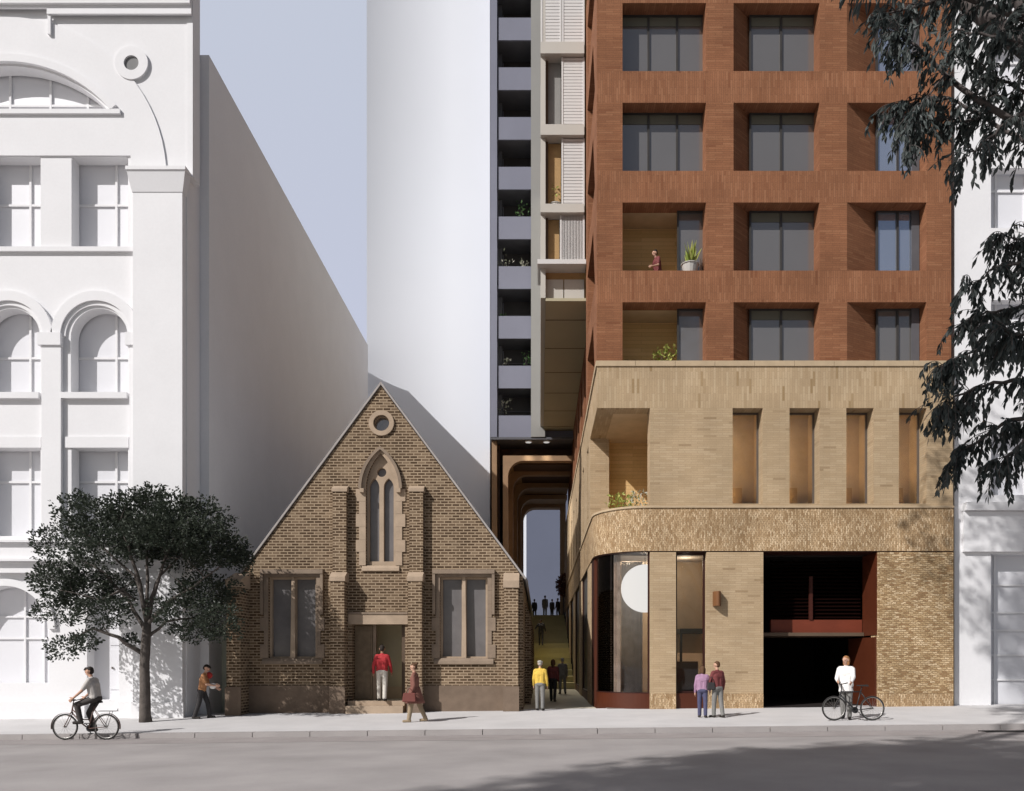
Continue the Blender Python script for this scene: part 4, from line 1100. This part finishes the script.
def plant(label,loc,h,w,mat='plant_leaf',n=70,style='bush',pot=True,ll=.12,group=None):
    t=thing('potted_plant',label,'plant',loc,0,group)
    z=0
    if pot:
        ph=min(.3,h*.35); MB().lathe([(w*.28,0),(w*.38,ph),(w*.42,ph),(w*.42,ph+.02),(w*.34,ph+.02),(w*.34,ph-.03)],(0,0,0),14).build('pot',M['pot'],t,local=True); z=ph-.03
    m=MB()
    for k in range(n):
        a=rnd.uniform(0,2*math.pi)
        if style=='agave':
            d=Vector((math.cos(a)*rnd.uniform(.1,.7),math.sin(a)*rnd.uniform(.1,.7),1)); leaf(m,Vector((0,0,z)),d,(h-z)*rnd.uniform(.6,1.05),w*.16,.3)
        else:
            p=Vector((math.cos(a),math.sin(a),0))*w*.5*rnd.random()**.5; p.z=z+(h-z)*rnd.random()**.8
            leaf(m,p,rv()+Vector((0,0,.3)),ll*rnd.uniform(.7,1.2),ll*.45)
    st=MB()
    for k in range(4): st.tube(bend((0,0,z-.02),(rnd.uniform(-.3,.3)*w,rnd.uniform(-.3,.3)*w,h*.85),.03,4,.02),.006,4)
    st.build('stem',M['bark'],t,local=True); m.build('leaves',M[mat],t,local=True)
    return t
gl='plants on the tower balconies'
REC_=YR+DEP
fz0=rows[0][0]-.06; fz1=rows[1][0]-.06
def pot_at(label,px,py,Y,h,w,**k): return plant(label,(X(px,Y),Y,Z(py,Y)),h,w,**k)
plant('pale green leafy plant low in the bottom red brick loggia',(X(667,27.1),27.1,fz0),1.10,1.0,n=90,ll=.22,pot=True)
plant('small dark flowering plant left in the bottom red brick loggia',(X(643.5,27.1),27.1,fz0),.55,.5,mat='pale_leaf',n=26,ll=.10)
plant('spiky agave in the red brick loggia beside the leaning person',(X(690,26.38),26.38,rows[1][0]+.002),1.05,.75,mat='plant_leaf',n=26,style='agave')
lf=zbandT-.02
plant('bright yellow-green bush at the corner of the tan loggia',(X(622,27.6),27.6,lf),.72,1.1,n=190,ll=.16,pot=False)
plant('pale dry tufted plant right of the yellow-green bush in the tan loggia',(X(639,27.2),27.2,lf),.80,.75,mat='pale_leaf',n=110,ll=.13,pot=False)
for px,by,lab,mt,h,w in ((522,216,'green leafy bush on the fourth visible grey balcony','plant_dark',1.6,1.0),(504,265.5,'thin pale plant at the left of the fifth visible grey balcony','pale_leaf',1.4,1.2),(524,265.5,'small pinkish flower pot on the fifth visible grey balcony','pale_leaf',1.1,.6),(503,316,'low dark plant at the left of the sixth visible grey balcony','plant_dark',.9,.6),(507,364.6,'white flowering pot on the second lowest grey balcony','pale_leaf',1.1,.7),(527,364.6,'green frond plant at the right of the second lowest grey balcony','plant_dark',1.5,.7),(504,415,'arching pale plant on the lowest grey balcony','pale_leaf',1.7,1.1)):
    plant(lab,(X(px,50.8),50.8,zd(by)-.92),h+.55,w,mat=mt,n=60,ll=.2,group=gl)
plant('climbing plant in the upper opening of the louvred block',(xv(556),YV+.45,zv(138)),.5,.5,mat='pale_leaf',n=30,ll=.12,pot=True)
plant('leafy green plant in the middle opening of the louvred block',(xv(556),YV+.45,zv(206.5)),1.15,.7,mat='plant_leaf',n=50,ll=.15,pot=True)
tag(MB().tube([(-.5,61,5.15),(1.4,61,5.15)],.02).build('bench_rail',M['frame_dark']),'dark low rail along the top of the broad steps','rail')
ub=thing('red_tree','small red-brown tree hanging over the top of the steps by the tan wall','tree',(X(563.5,58),58,5.0))
m=MB(); 
for k in range(900):
    v=rv(); leaf(m,Vector((v.x*.62+.1,v.y*.7,2.2+v.z*.85)),v+rv(),.2,.1)
plain('red_leaf',(.10,.03,.02),.7,.2)
m.build('crown',M['red_leaf'],ub,local=True); MB().tube([(0,0,0),(0,0,1.2),(-.2,0,2.2)],[.08,.06,.03],6).build('trunk',M['bark'],ub,local=True)
# ================================================================== PEOPLE
for n_,c_ in (('skin_light',(.52,.31,.22)),('skin_mid',(.36,.20,.13)),('hair_dark',(.025,.018,.014)),('hair_brown',(.10,.05,.025)),('hair_grey',(.36,.34,.31)),('hair_ginger',(.30,.14,.055)),
    ('cloth_white',(.80,.78,.76)),('cloth_offwhite',(.56,.52,.46)),('cloth_red',(.42,.035,.04)),('cloth_maroon',(.17,.045,.045)),('cloth_brown',(.20,.085,.065)),('cloth_yellow',(.68,.46,.08)),('cloth_lilac',(.34,.20,.30)),('cloth_navy',(.07,.07,.13)),('cloth_grey',(.20,.195,.185)),('cloth_dark',(.035,.032,.033)),('cloth_charcoal',(.06,.053,.05)),('cloth_tan',(.42,.20,.09)),('cloth_greige',(.50,.47,.44)),('leather',(.16,.05,.04)),('shoe_dark',(.03,.025,.022)),('shoe_tan',(.30,.23,.15)),('red_cap',(.45,.04,.035)),('eye_dark',(.01,.01,.01)),('lip',(.35,.13,.11))):
    plain(n_,c_,.75,.08,14)
def remesh(mb,name,mat,parent,vox,smooth=3):
    me=mb.mesh('tmp'); ob=bpy.data.objects.new('tmp',me); COL.objects.link(ob)
    r=ob.modifiers.new('r','REMESH'); r.mode='VOXEL'; r.voxel_size=vox; r.use_smooth_shade=True
    s=ob.modifiers.new('s','SMOOTH'); s.iterations=smooth; s.factor=.5
    dg=bpy.context.evaluated_depsgraph_get(); dg.update()
    nm=bpy.data.meshes.new_from_object(ob.evaluated_get(dg)); nm.name=name
    bpy.data.objects.remove(ob); bpy.data.meshes.remove(me)
    nm.materials.clear(); nm.materials.append(mat)
    for p in nm.polygons: p.use_smooth=True
    o=bpy.data.objects.new(name,nm); COL.objects.link(o); o.parent=parent
    return o
def ik(a,b,l1,l2,hint):
    """middle joint of a two bone chain, bent toward hint"""
    d=b-a; L=min(d.length,(l1+l2)*.999); u=d.normalized(); x=(l1*l1-l2*l2+L*L)/(2*L); h=math.sqrt(max(0,l1*l1-x*x))
    w=(hint-u*hint.dot(u)).normalized()
    return a+u*x+w*h, a+u*L
def dirv(sw,ab,side): # swing forward, abduct
    s,a=R(sw),R(ab); return Vector((side*math.sin(a),math.sin(s)*math.cos(a),-math.cos(s)*math.cos(a)))
def person(label,loc,rz,height=1.74,legs=(4,6,-4,4),arms=((5,8,12),(-5,8,12)),lean=2,turn=0,nod=0,top='cloth_grey',sleeve='long',bottom='cloth_dark',shoes='shoe_dark',hair='hair_dark',style='short',skin='skin_light',coat=None,skirt=None,vox=.010,hip=None,ankles=None,hands=None,fat=1.0,group='people in the street'):
    sc=height/1.76
    t=thing('person',label,'person',loc,R(rz),group,sc)
    H=Vector((0,0,.94)) if hip is None else Vector(hip)
    RM=Matrix.Rotation(R(-lean),3,'X')
    def T(x,y,z): return H+RM@Vector((x,y,z))
    segs=[]  # (tag,p0,p1,r0,r1)
    def sg(tg,a,b,r0,r1): segs.append((tg,Vector(a),Vector(b),r0*(fat if tg in('torso','hips') else 1),r1*(fat if tg in('torso','hips') else 1)))
    J={}
    for i,s in enumerate((-1,1)):
        h=H+Vector((s*.088,0,-.01))
        if ankles:
            k,a=ik(h,Vector(ankles[i]),.44,.42,Vector((s*.05,1,.1)))
        else:
            th,kn=legs[2*i],legs[2*i+1]
            k=h+Vector((s*.01,math.sin(R(th))*.44,-math.cos(R(th))*.44)); a=k+Vector((0,math.sin(R(th-kn))*.42,-math.cos(R(th-kn))*.42))
        J[s]=(h,k,a)
    drop=0.0
    if hip is None: drop=min(J[-1][2].z,J[1][2].z)-.075
    H=H-Vector((0,0,drop))
    for s in (-1,1):
        h,k,a=[q-Vector((0,0,drop)) for q in J[s]]
        sg('thigh',h,k,.086,.060); sg('shin',k,a,.058,.038); 
        lift=max(0,(a.z-.075)) if hip is None else .0
        sl_=-.045-min(.10,lift*.5)
        sg('foot',a+Vector((0,-.035,-.035)),a+Vector((s*.025,.15,sl_)),.037,.032); sg('foot',a,a+Vector((0,.02,-.03)),.04,.038)
    sg('hips',T(-.075,0,.02),T(.075,0,.02),.102,.102); sg('hips',T(-.07,-.03,-.02),T(.07,-.03,-.02),.085,.085)
    sg('torso',T(-.055,0,.04),T(-.075,.0,.34),.098,.105); sg('torso',T(.055,0,.04),T(.075,.0,.34),.098,.105)
    sg('torso',T(-.075,0,.34),T(.075,0,.34),.112,.112); sg('torso',T(-.145,-.01,.455),T(.145,-.01,.455),.058,.058); sg('torso',T(0,-.01,.36),T(0,0,.50),.10,.055)
    nk=T(0,0,.49); hd=T(0,.02,.69)
    sg('neck',nk,T(0,.012,.62),.052,.047)
    HR=RM@Matrix.Rotation(R(turn),3,'Z')@Matrix.Rotation(R(-nod),3,'X')
    def HP(x,y,z): return hd+HR@Vector((x,y,z))
    sg('head',HP(0,-.012,.022),HP(0,.0,.02),.092,.088); sg('head',HP(0,.0,.03),HP(0,.022,-.062),.078,.052); sg('head',HP(0,.045,.0),HP(0,.045,.04),.05,.05)
    sg('head',HP(0,.088,.012),HP(0,.104,-.014),.011,.014)
    for s in (-1,1): sg('head',HP(s*.083,-.005,.012),HP(s*.085,-.006,-.018),.017,.012); sg('head',HP(s*.03,.082,.028),HP(s*.05,.072,.026),.014,.012)
    sg('head',HP(-.018,.082,-.052),HP(.018,.082,-.052),.011,.011)
    for i,s in enumerate((-1,1)):
        sh=T(s*.175,-.01,.445)
        if hands and hands[i] is not None:
            e,w=ik(sh,Vector(hands[i]),.29,.255,Vector((s*.5,-.6,-.8)))
        else:
            sw,ab,el=arms[i]; e=sh+dirv(sw,ab,s)*.29; w=e+dirv(sw+el,ab*.2,s)*.255
        sg('uarm',sh,e,.050,.040); sg('farm',e,w,.039,.027)
        d=(w-e).normalized(); sd=Vector((s,0,0)); sd=(sd-d*sd.dot(d)); sd=sd.normalized() if sd.length>.1 else Vector((0,0,1)); pn=d.cross(sd)
        fw=pn if pn.y>0 else -pn
        sg('hand',w,w+d*.075,.026,.03); sg('hand',w+d*.03+fw*.018,w+d*.08+fw*.024,.02,.019); sg('hand',w+d*.03-fw*.018,w+d*.078-fw*.022,.02,.018)
        for q,(o,l) in enumerate(((.032,.066),(.011,.076),(-.011,.070),(-.031,.054))):
            a=w+d*.085+fw*o; m_=a+d*l*.55+fw*o*.2; b=m_+(d*.8-sd*.55).normalized()*l*.5
            sg('hand',a,m_,.0105,.0095); sg('hand',m_,b,.0095,.008)
        a=w+d*.03+fw*.035; m_=a+(d*.6+fw*.7).normalized()*.042; sg('hand',a,m_,.013,.011); sg('hand',m_,m_+(d*.9+fw*.25-sd*.3).normalized()*.032,.011,.009)
    def collect(tags,inf=0.0,filt=None):
        m=MB()
        for g,a,b,r0,r1 in segs:
            if g in tags: m.cone(a,b,r0+inf,r1+inf,10)
        return m
    allt=('torso','hips','thigh','shin','foot','neck','head','uarm','farm','hand')
    remesh(collect(allt),'body',M[skin],t,vox)
    # clothing
    tp_=('torso','hips','uarm')+(('farm',) if sleeve=='long' else ())
    m=MB()
    for g,a,b,r0,r1 in segs:
        if g in ('torso',): m.cone(a,b,r0+.018,r1+.018)
        elif g=='uarm': m.cone(a,b,r0+.017,r1+.016) if sleeve!='short' else m.cone(a,a.lerp(b,.75),r0+.017,r1+.02)
        elif g=='farm' and sleeve=='long': m.cone(a,a.lerp(b,.93),r0+.015,r1+.014)
        elif g=='hips' and not coat and r0>.09*fat: m.cone(a,b,r0+.014,r1+.014)
    if coat:
        hem,rad=coat
        for g,a,b,r0,r1 in segs:
            if g=='hips': m.cone(a,b,r0+.028,r1+.028)
        L_=H.z-hem
        m.add([],[]); prof=[]; 
        for k in range(7):
            q=k/6; prof.append(T(0,0,0)+Vector((0,0,.08-(L_+.08)*q)))
        m.tube(prof,[.155+(rad-.155)*k/6 for k in range(7)],14)
    remesh(m,'coat' if coat else 'jacket' if sleeve=='long' else 'shirt',M[top],t,max(vox,.012))
    if skirt:
        hem,rad,mt=skirt; m=MB()
        m.tube([H+Vector((0,0,.12-(H.z+.12-hem)*k/6)) for k in range(7)],[.14+(rad-.14)*k/6 for k in range(7)],16)
        o=m.build('skirt',M[mt],t,smooth=True,local=True)
    if bottom:
        m=MB()
        for g,a,b,r0,r1 in segs:
            if g=='hips': m.cone(a,b,r0+.010,r1+.010)
            elif g=='thigh': m.cone(a,b,r0+.012,r1+.017)
            elif g=='shin': m.cone(a,a.lerp(b,.96),r0+.018,r1+.026)
        remesh(m,'trousers',M[bottom],t,max(vox,.012))
    ft=[q for q in segs if q[0]=='foot']
    for pr in (ft[:2],ft[2:]):
        m=MB()
        for g,a,b,r0,r1 in pr: m.cone(a,b,r0+.010,r1+.010)
        remesh(m,'shoe',M[shoes],t,max(vox,.012))
    # hair and face
    m=MB()
    def hc(a,b,r0,r1): m.cone(HP(*a),HP(*b),r0,r1)
    if style!='bald':
        hc((0,-.028,.045),(0,-.012,.05),.088,.085); hc((0,-.045,.0),(0,-.03,.05),.075,.08)
        if style in('long','bob'):
            hc((-.055,-.035,.02),(-.06,-.03,-.10),.05,.04); hc((.055,-.035,.02),(.06,-.03,-.10),.05,.04); hc((0,-.06,0),(0,-.065,-.10 if style=='bob' else -.24),.06,.05)
        if style=='bun': hc((0,-.10,.09),(0,-.11,.10),.045,.045)
        if style=='curly':
            for k in range(16): v=rv(); hc((v.x*.075,-.035+v.y*.06,.055+abs(v.z)*.06),(v.x*.08,-.035+v.y*.06,.06+abs(v.z)*.06),.035,.03)
        if style=='cap': hc((-.03,.05,.075),(.03,.05,.075),.05,.05); hc((-.035,.10,.06),(.035,.10,.06),.018,.018)
        remesh(m,'hat' if style=='cap' else 'hair',M[hair],t,max(vox,.011))
    if vox<.02:
        for s in (-1,1): MB().ball(HP(s*.032,.088,.014),.0095,8,6).build('eye',M['eye_dark'],t,smooth=True,local=True)
        MB().cone(HP(-.016,.092,-.052),HP(.016,.092,-.052),.0055,.0055,6).build('mouth',M['lip'],t,smooth=True,local=True)
    t['_h']=0
    del t['_h']
    return t,T,H
def ribbon(parent,name,mat,pts,r=.008): return MB().tube(pts,r,6).build(name,M[mat],parent,local=True,smooth=True)

# ---- bicycles: x forward, origin on the ground midway between the wheels
def bicycle(label,loc,rz,paint,upright,wheel_r=.335,steer=0,pale=False):
    t=thing('bicycle',label,'bicycle',loc,rz,'bicycles in the street')
    wb=.53; r=wheel_r
    def wheel(x,st=0.0):
        m=MB(); n=36
        for k in range(n):
            pass
        ang=[2*math.pi*k/n for k in range(n+1)]
        def torus(R_,rr,mt,nm,par):
            b=MB(); q=8; P=[]; fs=[]
            for k in range(n):
                for j in range(q):
                    a=2*math.pi*k/n; bb=2*math.pi*j/q
                    P.append((x+(R_+rr*math.cos(bb))*math.cos(a),rr*math.sin(bb),r+(R_+rr*math.cos(bb))*math.sin(a)))
            for k in range(n):
                for j in range(q):
                    fs.append((k*q+j,((k+1)%n)*q+j,((k+1)%n)*q+(j+1)%q,k*q+(j+1)%q))
            b.add(P,fs); return b.build(nm,M[mt],par,smooth=True,local=True)
        w=torus(r-.02,.020,'tyre','wheel',t)
        torus(r-.045,.010,'rim_metal' ,'rim',w)
        s=MB()
        for k in range(20):
            a=2*math.pi*k/20; sd=.025 if k%2 else -.025
            s.tube([(x,sd,r),(x+(r-.05)*math.cos(a),0,r+(r-.05)*math.sin(a))],.0022,4)
        s.tube([(x,-.05,r),(x,.05,r)],.018,8); s.build('spokes',M['rim_metal'],w,local=True)
        return w
    wheel(-wb); wheel(wb)
    bb=(-.07,0,.29); ra=(-wb,0,r); fa_=(wb,0,r); seat=(-.22,0,.86); hh_=(.33,0,.88 if upright else .84); hl=(.36,0,.70 if upright else .72)
    f=MB()
    f.tube([seat,bb],.017); f.tube([hh_,hl],.02)
    if upright: f.tube([hl,(.10,0,.42),bb],.018); f.tube([(.35,0,.78),(.06,0,.52),(-.13,0,.52)],.015)
    else: f.tube([hl,bb],.02); f.tube([(.335,0,.81),(-.21,0,.80)],.016)
    for s in (-1,1):
        f.tube([(bb[0],s*.03,bb[2]),(ra[0],s*.06,ra[2])],.010,6); f.tube([(seat[0],s*.02,seat[2]-.08),(ra[0],s*.06,ra[2])],.008,6)
        f.tube([(hl[0],s*.045,hl[2]),(.42,s*.055,.55),(fa_[0],s*.055,fa_[2])],.012,6)
    f.tube([(hl[0],-.05,hl[2]),(hl[0],.05,hl[2])],.014,6)
    f.build('frame',M[paint],t,smooth=True,local=True)
    s=MB(); s.tube([seat,(-.245,0,.95)],.014); s.hexa([(-.40,-.08,.95),(-.10,-.025,.965),(-.10,.025,.965),(-.40,.08,.95)],[(-.39,-.07,1.0),(-.11,-.015,.99),(-.11,.015,.99),(-.39,.07,1.0)])
    s.build('saddle',M['saddle'],t,local=True)
    h=MB(); 
    if upright: h.tube([hh_,(.31,0,1.00)],.015); h.tube([(.10,-.27,1.04),(.22,-.24,1.05),(.31,-.10,1.01),(.31,.10,1.01),(.22,.24,1.05),(.10,.27,1.04)],.012)
    else: h.tube([hh_,(.33,0,1.0)],.015); h.tube([(.28,-.30,1.06),(.33,-.15,1.03),(.36,0,1.0),(.33,.15,1.03),(.28,.30,1.06)],.014)
    hb=h.build('handlebar',M['bike_black'],t,smooth=True,local=True)
    g=MB()
    for s_ in (-1,1):
        a=(.10,s_*.27,1.04) if upright else (.28,s_*.30,1.06); b=(.19,s_*.25,1.048) if upright else (.31,s_*.20,1.04)
        g.tube([a,b],.017)
    g.build('grip',M['saddle'],hb,local=True)
    c=MB(); c.lathe([(.09,-.004),(.09,.004)],(bb[0],-.05,bb[2]),20,'y'); 
    c.tube([(bb[0],-.075,bb[2]),(bb[0]+.12,-.075,bb[2]+.12)],.01,6); c.tube([(bb[0],.075,bb[2]),(bb[0]-.12,.075,bb[2]-.12)],.01,6); c.tube([(bb[0],-.08,bb[2]),(bb[0],.08,bb[2])],.02,8)
    cr_=c.build('crank',M['bike_black'],t,local=True)
    p=MB().box(bb[0]+.07,bb[0]+.17,-.17,-.08,bb[2]+.11,bb[2]+.13); p.box(bb[0]-.17,bb[0]-.07,.08,.17,bb[2]-.13,bb[2]-.11); p.build('pedals',M['bike_black'],cr_,local=True)
    ch=MB(); ch.tube([(bb[0],-.05,bb[2]+.09),(ra[0],-.05,ra[2]+.035)],.006,4); ch.tube([(bb[0],-.05,bb[2]-.09),(ra[0],-.05,ra[2]-.035)],.006,4); ch.build('chain',M['tyre'],t,local=True)
    if upright:
        for x,a0,a1 in ((-wb,20,190),(wb,-10,115)):
            m=MB(); q=16
            for k in range(q):
                A=R(a0+(a1-a0)*k/q); B=R(a0+(a1-a0)*(k+1)/q); rr=r+.018
                m.add([(x+rr*math.cos(A),-.027,r+rr*math.sin(A)),(x+rr*math.cos(B),-.027,r+rr*math.sin(B)),(x+rr*math.cos(B),.027,r+rr*math.sin(B)),(x+rr*math.cos(A),.027,r+rr*math.sin(A)),(x+(rr+.005)*math.cos(A),-.027,r+(rr+.005)*math.sin(A)),(x+(rr+.005)*math.cos(B),-.027,r+(rr+.005)*math.sin(B)),(x+(rr+.005)*math.cos(B),.027,r+(rr+.005)*math.sin(B)),(x+(rr+.005)*math.cos(A),.027,r+(rr+.005)*math.sin(A))],[(0,1,2,3),(7,6,5,4),(0,4,5,1),(3,2,6,7)])
            m.build('mudguard',M[paint],t,local=True)
        k=MB()
        for s_ in (-.06,0,.06): k.tube([(-.34,s_,.74),(-.80,s_,.74)],.007,5)
        k.tube([(-.80,-.07,.74),(-.80,.07,.74)],.007,5); k.tube([(-.50,-.07,.74),(-.50,.07,.74)],.007,5)
        for s_ in (-1,1): k.tube([(-.66,s_*.065,.74),(-wb,s_*.065,r)],.007,5)
        k.tube([(-.80,0,.74),(-.83,0,.80)],.01,5); k.build('rear_rack',M['bike_black'],t,local=True)
    return t
# cyclist on the road at the left
bx=X(85.8,20.05); bl=Vector((bx,20.05,roadz(bx,20.05)+.006))
bicycle('upright town bicycle with rear rack and mudguards ridden along the kerb at the left',bl,R(180),'bike_brown',True)
person('cyclist in grey shirt and dark trousers riding along the kerb past the street tree',bl,90,1.78,hip=(0,-.25,1.06),ankles=((-.11,.07,.49),(.11,-.17,.28)),hands=((-.25,.16,1.08),(.25,.16,1.08)),lean=12,top='cloth_greige',sleeve='short',bottom='cloth_charcoal',hair='hair_dark',style='cap',nod=-4)
# right bicycle with the woman holding it
p=spot(853,721.3); bl2=Vector((X(853.2,21.7),21.7,ground(X(853.2,21.7),21.7)+.004))
bicycle('black bicycle standing on the pavement in front of the garage opening',bl2,R(180),'bike_black',False,.345)
wx=X(846,22.15)
person('ginger-haired woman in a loose white top standing behind the black bicycle',(wx,22.15,ground(wx,22.15)),150,1.80,legs=(6,4,-8,6),hands=((-.20,.40,1.04),(.16,.36,1.06)),top='cloth_white',sleeve='long',bottom='cloth_grey',hair='hair_ginger',style='bob',turn=-25,coat=(.76,.20))
# two people beside the left white building
q=spot(202,718.5)
a_,T_,H_=person('person in dark trousers and tan top leaning forward with a white bundle',q,-78,1.72,legs=(20,12,-10,8),arms=((18,8,45),(22,8,60)),lean=10,nod=12,top='cloth_tan',sleeve='short',bottom='cloth_dark',hair='hair_dark',style='cap',skin='skin_light')
MB().ball((.02,.33,1.04),(.17,.11,.10),12,8).build('white_bundle',M['cloth_white'],a_,smooth=True,local=True)
bp=thing('shoulder_bag','small red bag slung over the shoulder of the person in the tan top','bag',q+Vector((.16,.12,1.24)))
m=MB(); m.ball((0,0,.10),(.12,.09,.11),12,8); m.build('bag_body',M['red_cap'],bp,smooth=True,local=True)
MB().tube(bend((-.10,0,.12),(-.22,-.02,-.02),.06,6),.012,6).build('strap',M['leather'],bp,local=True,smooth=True)
# man in the church doorway
person('man in red shirt and white trousers stepping into the church doorway',(X(382,25.75),25.75,zc(700.5)),4,1.86,legs=(12,16,-8,6),arms=((-8,16,28),(6,16,30)),top='cloth_red',bottom='cloth_offwhite',hair='hair_dark',skin='skin_mid')
# woman in the brown coat with a bag
q=spot(415,722)
w_,T_,H_=person('woman in a brown coat and flared skirt walking with a red-brown bag before the church',q,86,1.72,legs=(13,4,-15,10),arms=((-6,8,25),(8,10,20)),top='cloth_brown',sleeve='long',bottom='shoe_tan',hair='hair_brown',style='bun',coat=(.80,.20),skirt=(.56,.30,'cloth_brown'),shoes='shoe_tan',nod=6)
bag=thing('handbag','red-brown leather handbag carried by the woman in the brown coat','bag',q+Vector((-.10,-.36,.60)),R(90))
m=MB().hexa([(-.09,-.2,0),(.09,-.2,0),(.09,.2,0),(-.09,.2,0)],[(-.05,-.17,.26),(.05,-.17,.26),(.05,.17,.26),(-.05,.17,.26)]); m.build('bag_body',M['leather'],bag,local=True,bevel=.02)
MB().tube(bend((0,-.1,.255),(0,.1,.255),.13,8),.012,6).build('handle',M['leather'],bag,local=True,smooth=True)
# yellow jacket
q=Vector((X(540,25.9),25.9,ground(0,25.9)))
person('grey-haired person in a yellow jacket standing at the mouth of the lane',q,-6,1.66,legs=(3,2,-3,4),arms=((4,10,20),(0,12,14)),top='cloth_yellow',bottom='cloth_grey',hair='hair_grey',style='curly',shoes='shoe_dark')
# couple in front of the tall window
c1=spot(702.5,717.5); c2=spot(717.5,717.5)
person('person in a lilac puffer jacket and navy trousers beside the tall shop window',c1,-12,1.52,legs=(5,3,-5,5),arms=((2,12,10),(8,12,30)),top='cloth_lilac',bottom='cloth_navy',hair='hair_brown',style='bob',fat=1.12,turn=10)
b_,T_,H_=person('person in a maroon jacket and grey trousers standing right of the lilac jacket',c2,25,1.66,legs=(6,4,-6,6),arms=((15,10,40),(-2,14,16)),top='cloth_maroon',bottom='cloth_grey',hair='hair_brown',style='short',turn=25)
bg=thing('shoulder_bag','small dark bag held between the lilac and maroon jackets','bag',(c1+c2)/2+Vector((.0,-.16,.82)))
MB().hexa([(-.12,-.05,0),(.12,-.05,0),(.12,.05,0),(-.12,.05,0)],[(-.10,-.03,.22),(.10,-.03,.22),(.10,.03,.22),(-.10,.03,.22)]).build('bag_body',M['cloth_dark'],bg,local=True,bevel=.02)
MB().tube(bend((-.09,0,.215),(.09,0,.215),.16,8),.009,6).build('handle',M['cloth_dark'],bg,local=True,smooth=True)
# people in the lane and on the steps
lz=lambda y:-.03+.006*max(0,y-30)
def lane(label,px,y,rz,h,**k):
    z=lz(y) if y<43 else stair_z(y)
    return person(label,(X(px,y),y,z),rz,h,vox=.018,group='people in the lane',**k)
lane('woman in dark red with long dark hair walking up the lane',553,31.5,-10,1.72,legs=(16,10,-12,8),top='cloth_maroon',bottom='cloth_dark',hair='hair_brown',style='long')
lane('person in a pale grey jacket further up the lane by the tan piers',562.5,37.5,10,1.75,legs=(10,8,-10,6),top='cloth_grey',bottom='cloth_grey',hair='hair_grey')
lane('dark figure climbing halfway up the broad steps',541,50.2,0,1.72,legs=(22,30,-8,6),top='cloth_dark',bottom='cloth_charcoal',hair='hair_dark',arms=((20,35,60),(10,20,30)))
for px,y,c,lab in ((534.5,66,'cloth_dark','leftmost small figure at the top of the steps'),(545,64,'cloth_grey','tallest grey figure at the top of the steps, nearest the centre'),(552,66,'cloth_charcoal','dark figure at the top of the steps, just right of the tallest grey one'),(558,65,'cloth_charcoal','dark figure at the top of the steps nearest the tan wall')):
    lane(lab,px,y,rnd.uniform(-60,60),1.66 if px!=545 else 1.8,top=c,bottom=c,hair='hair_dark')
# on the red loggia
l_=rows[1][0]-.06
person('person in a plum top leaning out of the red brick loggia',(X(660,26.95)-.05,27.05,rows[1][0]-.50),110,1.66,legs=(0,0,0,0),arms=((10,10,60),(-10,12,20)),top='cloth_maroon',sleeve='short',bottom='cloth_dark',hair='hair_dark',style='curly',lean=10,group='people on balconies')
# ================================================================== LIGHT AND CAMERA
sd=Vector((.60,.52,-.60)).normalized()
el=math.asin(-sd.z); az=math.atan2(-sd.x,-sd.y)
sun=bpy.data.lights.new('sun','SUN'); sun.energy=SUN; sun.angle=R(0.5); sun.color=(1.0,0.972,0.952)
so=bpy.data.objects.new('sun',sun); COL.objects.link(so); so.rotation_euler=sd.to_track_quat('-Z','Y').to_euler(); so.location=(-20,-20,30)
w=bpy.data.worlds.new('World'); S.world=w; w.use_nodes=True
nt=w.node_tree; bgn=nt.nodes['Background']; sk=nt.nodes.new('ShaderNodeTexSky'); sk.sky_type='NISHITA'; sk.sun_disc=False
sk.sun_elevation=el; sk.sun_rotation=az; sk.altitude=0; sk.air_density=SKY_AIR; sk.dust_density=SKY_DUST; sk.ozone_density=1.0
hs=nt.nodes.new('ShaderNodeHueSaturation'); hs.inputs['Saturation'].default_value=SKY_SAT
nt.links.new(sk.outputs[0],hs.inputs['Color']); nt.links.new(hs.outputs[0],bgn.inputs['Color']); bgn.inputs['Strength'].default_value=SKY
# added glow that pales only the half of the sky beyond the buildings
tc=nt.nodes.new('ShaderNodeTexCoord'); sx=nt.nodes.new('ShaderNodeSeparateXYZ'); nt.links.new(tc.outputs['Generated'],sx.inputs[0])
mr=nt.nodes.new('ShaderNodeMapRange'); mr.interpolation_type='SMOOTHSTEP'; mr.inputs[1].default_value=.15; mr.inputs[2].default_value=.75
nt.links.new(sx.outputs[1],mr.inputs[0])
hr=nt.nodes.new('ShaderNodeMapRange'); hr.inputs[1].default_value=.3; hr.inputs[2].default_value=.68; nt.links.new(sx.outputs[2],hr.inputs[0])
vc=mix(nt,hr.outputs[0],(.43,.425,.505),(.478,.498,.555))
vb=nt.nodes.new('ShaderNodeBackground'); nt.links.new(vc,vb.inputs[0]); nt.links.new(mr.outputs[0],vb.inputs[1])
ad=nt.nodes.new('ShaderNodeAddShader'); nt.links.new(bgn.outputs[0],ad.inputs[0]); nt.links.new(vb.outputs[0],ad.inputs[1])
nt.links.new(ad.outputs[0],nt.nodes['World Output'].inputs[0])
cam=bpy.data.cameras.new('camera'); cam.sensor_width=36; cam.lens=F/1024*36; cam.shift_x=(512-HX)/1024; cam.shift_y=(HY-395.5)/1024
cam.clip_start=.05; cam.clip_end=2000
co=bpy.data.objects.new('camera',cam); COL.objects.link(co); co.location=(0,0,EYE); co.rotation_euler=(R(90),0,0); S.camera=co
S.view_settings.view_transform='Standard'; S.view_settings.look='None'; S.view_settings.gamma=1; S.view_settings.exposure=EXPO; S.view_settings.use_curve_mapping=False
S.render.engine='CYCLES'; S.cycles.max_bounces=8; S.cycles.transparent_max_bounces=12; S.cycles.use_denoising=True
S.cycles.sample_clamp_indirect=6
